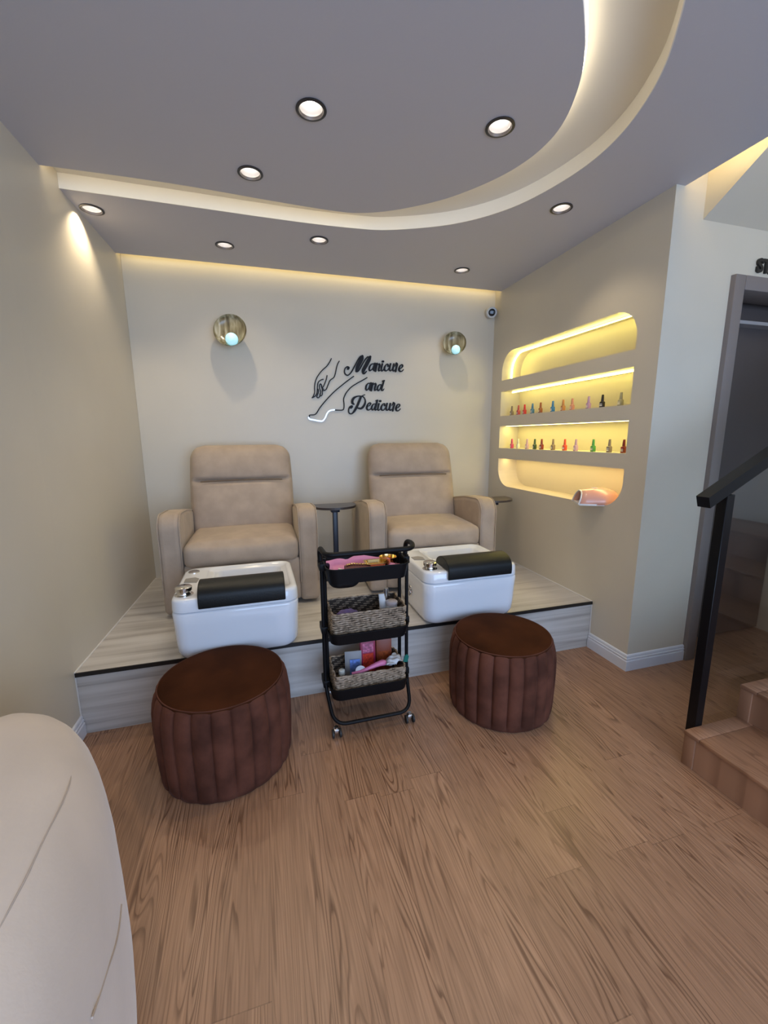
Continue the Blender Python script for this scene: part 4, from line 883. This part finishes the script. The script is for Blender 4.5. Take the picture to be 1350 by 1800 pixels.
def polish(x, y, z, col, label, kind, capcol=None, clear=False):
    t = thing('nail_polish_bottle', label, 'nail polish', (x, y, z), random.uniform(-.2, .2), kind)
    key = 'pol_%d_%d_%d' % tuple(int(c * 200) for c in col)
    m = mat(key, col, .25, coat=.3)
    mc = m if capcol is None else mat('cap' + key, capcol, .4)
    bm = bmesh.new(); loft(bm, [rrect(.026, .026, .005, 0, n=3), rrect(.028, .028, .006, .003, n=3), rrect(.028, .028, .006, .036, n=3), rrect(.018, .018, .006, .042, n=3)]); finish(bm, 'glass_bottle', m, t, True, 50)
    bm = bmesh.new(); loft(bm, [circ(.0095, .0422, 16), circ(.0095, .046, 16), circ(.0075, .084, 16), circ(.006, .0855, 16)]); finish(bm, 'cap', mc, t, True, 50)
    bm = bmesh.new(); box(bm, -.0148, -.01405, -.009, .009, .010, .016); box(bm, -.0148, -.01405, -.009, .009, .019, .022); box(bm, -.0148, -.01405, -.009, .009, .025, .027)
    finish(bm, 'printed_label', mat('pale_print', (.8, .78, .7), .4), t)
    return t
UPY = [-.284, -.388, -.48, -.592, -.701, -.854, -.974, -1.072, -1.236, -1.362, -1.515]
LOY = [-.309, -.41, -.543, -.651, -.743, -.887, -1.023, -1.142, -1.312, -1.456, -1.572]
UPC = [((.20, .15, .12), 'taupe nail polish bottle, first from the left on the upper bottle shelf'), ((.50, .06, .07), 'rose red nail polish bottle, second from the left on the upper bottle shelf'),
       ((.62, .03, .03), 'bright red nail polish bottle on the upper shelf, between rose red and blue'), ((.05, .18, .32), 'slate blue nail polish bottle between red and brown on the upper shelf'),
       ((.30, .08, .02), 'brown nail polish bottle between two blue ones on the upper shelf'), ((.03, .19, .42), 'blue nail polish bottle right of the brown one on the upper shelf'),
       ((.55, .22, .06), 'tan orange nail polish bottle next to the salmon one on the upper shelf'), ((.62, .26, .16), 'salmon nail polish bottle left of the lilac one on the upper shelf'),
       ((.50, .30, .46), 'lilac nail polish bottle left of the black one on the upper shelf'), ((.015, .008, .006), 'black nail polish bottle, the darkest on the upper shelf'),
       ((.40, .36, .22), 'pale khaki nail polish bottle, last on the right of the upper shelf')]
LOC = [((.55, .04, .14), 'magenta nail polish bottle, first from the left on the lower bottle shelf'), ((.75, .70, .52), 'clear whitish nail polish bottle, second from the left on the lower shelf'),
       ((.55, .34, .42), 'pale pink nail polish bottle beside the dark green one on the lower shelf'), ((.03, .07, .02), 'dark green nail polish bottle on the lower shelf'),
       ((.22, .015, .01), 'deep red nail polish bottle next to the dark green one on the lower shelf'), ((.24, .16, .10), 'taupe nail polish bottle left of the orange red one on the lower shelf'),
       ((.75, .06, .02), 'orange red nail polish bottle, brightest on the lower shelf'), ((.52, .32, .42), 'mauve pink nail polish bottle right of the orange red one on the lower shelf'),
       ((.06, .30, .05), 'bright green nail polish bottle on the lower shelf'), ((.25, .19, .14), 'grey taupe nail polish bottle right of the bright green one on the lower shelf'),
       ((.25, .015, .012), 'dark red nail polish bottle at the right end of the lower shelf')]
for y, (c, l) in zip(UPY, UPC): polish(3.20, y, 1.6825, c, l, 'nail polish bottles on the upper shelf')
for y, (c, l) in zip(LOY, LOC): polish(3.20, y, 1.3855, c, l, 'nail polish bottles on the lower shelf')

# nail lamp in the lowest niche
nl = thing('nail_lamp', 'peach pink and white nail curing lamp in the lowest wall niche', 'nail lamp', (3.19, -1.425, 1.036))
nl.rotation_euler = (0, 0, radians(-27)); nl.scale = (1.0, 1.0, 1.12)
# local: mouth towards -x, length .25 along x
bm = bmesh.new(); rs_o = []; 
def arch(x, w, h, z0=0.0, n=22):
    return [Vector((x, w * cos(pi * k / n), z0 + h * max(0, sin(pi * k / n)) ** .8)) for k in range(n + 1)]
S = [(-.125, .088, .078), (-.10, .094, .086), (-.05, .098, .094), (.0, .098, .096), (.05, .092, .090), (.09, .078, .076), (.115, .055, .052), (.126, .022, .024)]
outer = [arch(x + (0 if i else 0), w_, h_) for i, (x, w_, h_) in enumerate(S)]
for i, rr_ in enumerate(outer[:2]):
    for v in rr_: v.x += (.09 - v.z) * -.35 * (1 if i == 0 else .4)
ro = [ring(bm, r) for r in outer]
for a, b in zip(ro, ro[1:]): bridge(bm, a, b, False)
bm.faces.new(ro[-1])
o = finish(bm, 'shell', mat('peach_pink_gloss', (.80, .42, .33), .22, coat=.3), nl, True, 60)
s = o.modifiers.new('s', 'SOLIDIFY'); s.thickness = .008; s.offset = -1
bm = bmesh.new()
a1 = [Vector((v.x - .002, v.y, v.z)) for v in outer[0]]; tube(bm, a1, .005, 8); finish(bm, 'mouth_rim', mat('white_lamp_plastic', (.8, .8, .82), .25), nl, True)
bm = bmesh.new(); prism(bm, [(-.155, -.092), (-.10, -.100), (.05, -.094), (.11, -.05), (.11, .05), (.05, .094), (-.10, .100), (-.155, .092)], 'z', -.004, .006); finish(bm, 'base_plate', mat('white_lamp_plastic'), nl)
bm = bmesh.new(); prism(bm, [(-.10, -.085), (.04, -.08), (.04, .08), (-.10, .085)], 'z', .0065, .009); finish(bm, 'inner_plate', mat('grey_mirror', (.25, .25, .27), .2, metal=.5), nl)
bm = bmesh.new(); tube(bm, [Vector((-.07 + .10 * sin(radians(a)) * .6, -.098 * cos(radians(90 - a * .5)) * .2 + .03 * 0 - .035 + a * .0006, .0985 - .000012 * a * a * .2)) for a in range(0, 100, 10)], .0022, 6)
finish(bm, 'white_trim', mat('white_lamp_plastic'), nl, True)
for o in list(bpy.data.objects):
    if o.type == 'LIGHT' and o.parent is None: pass
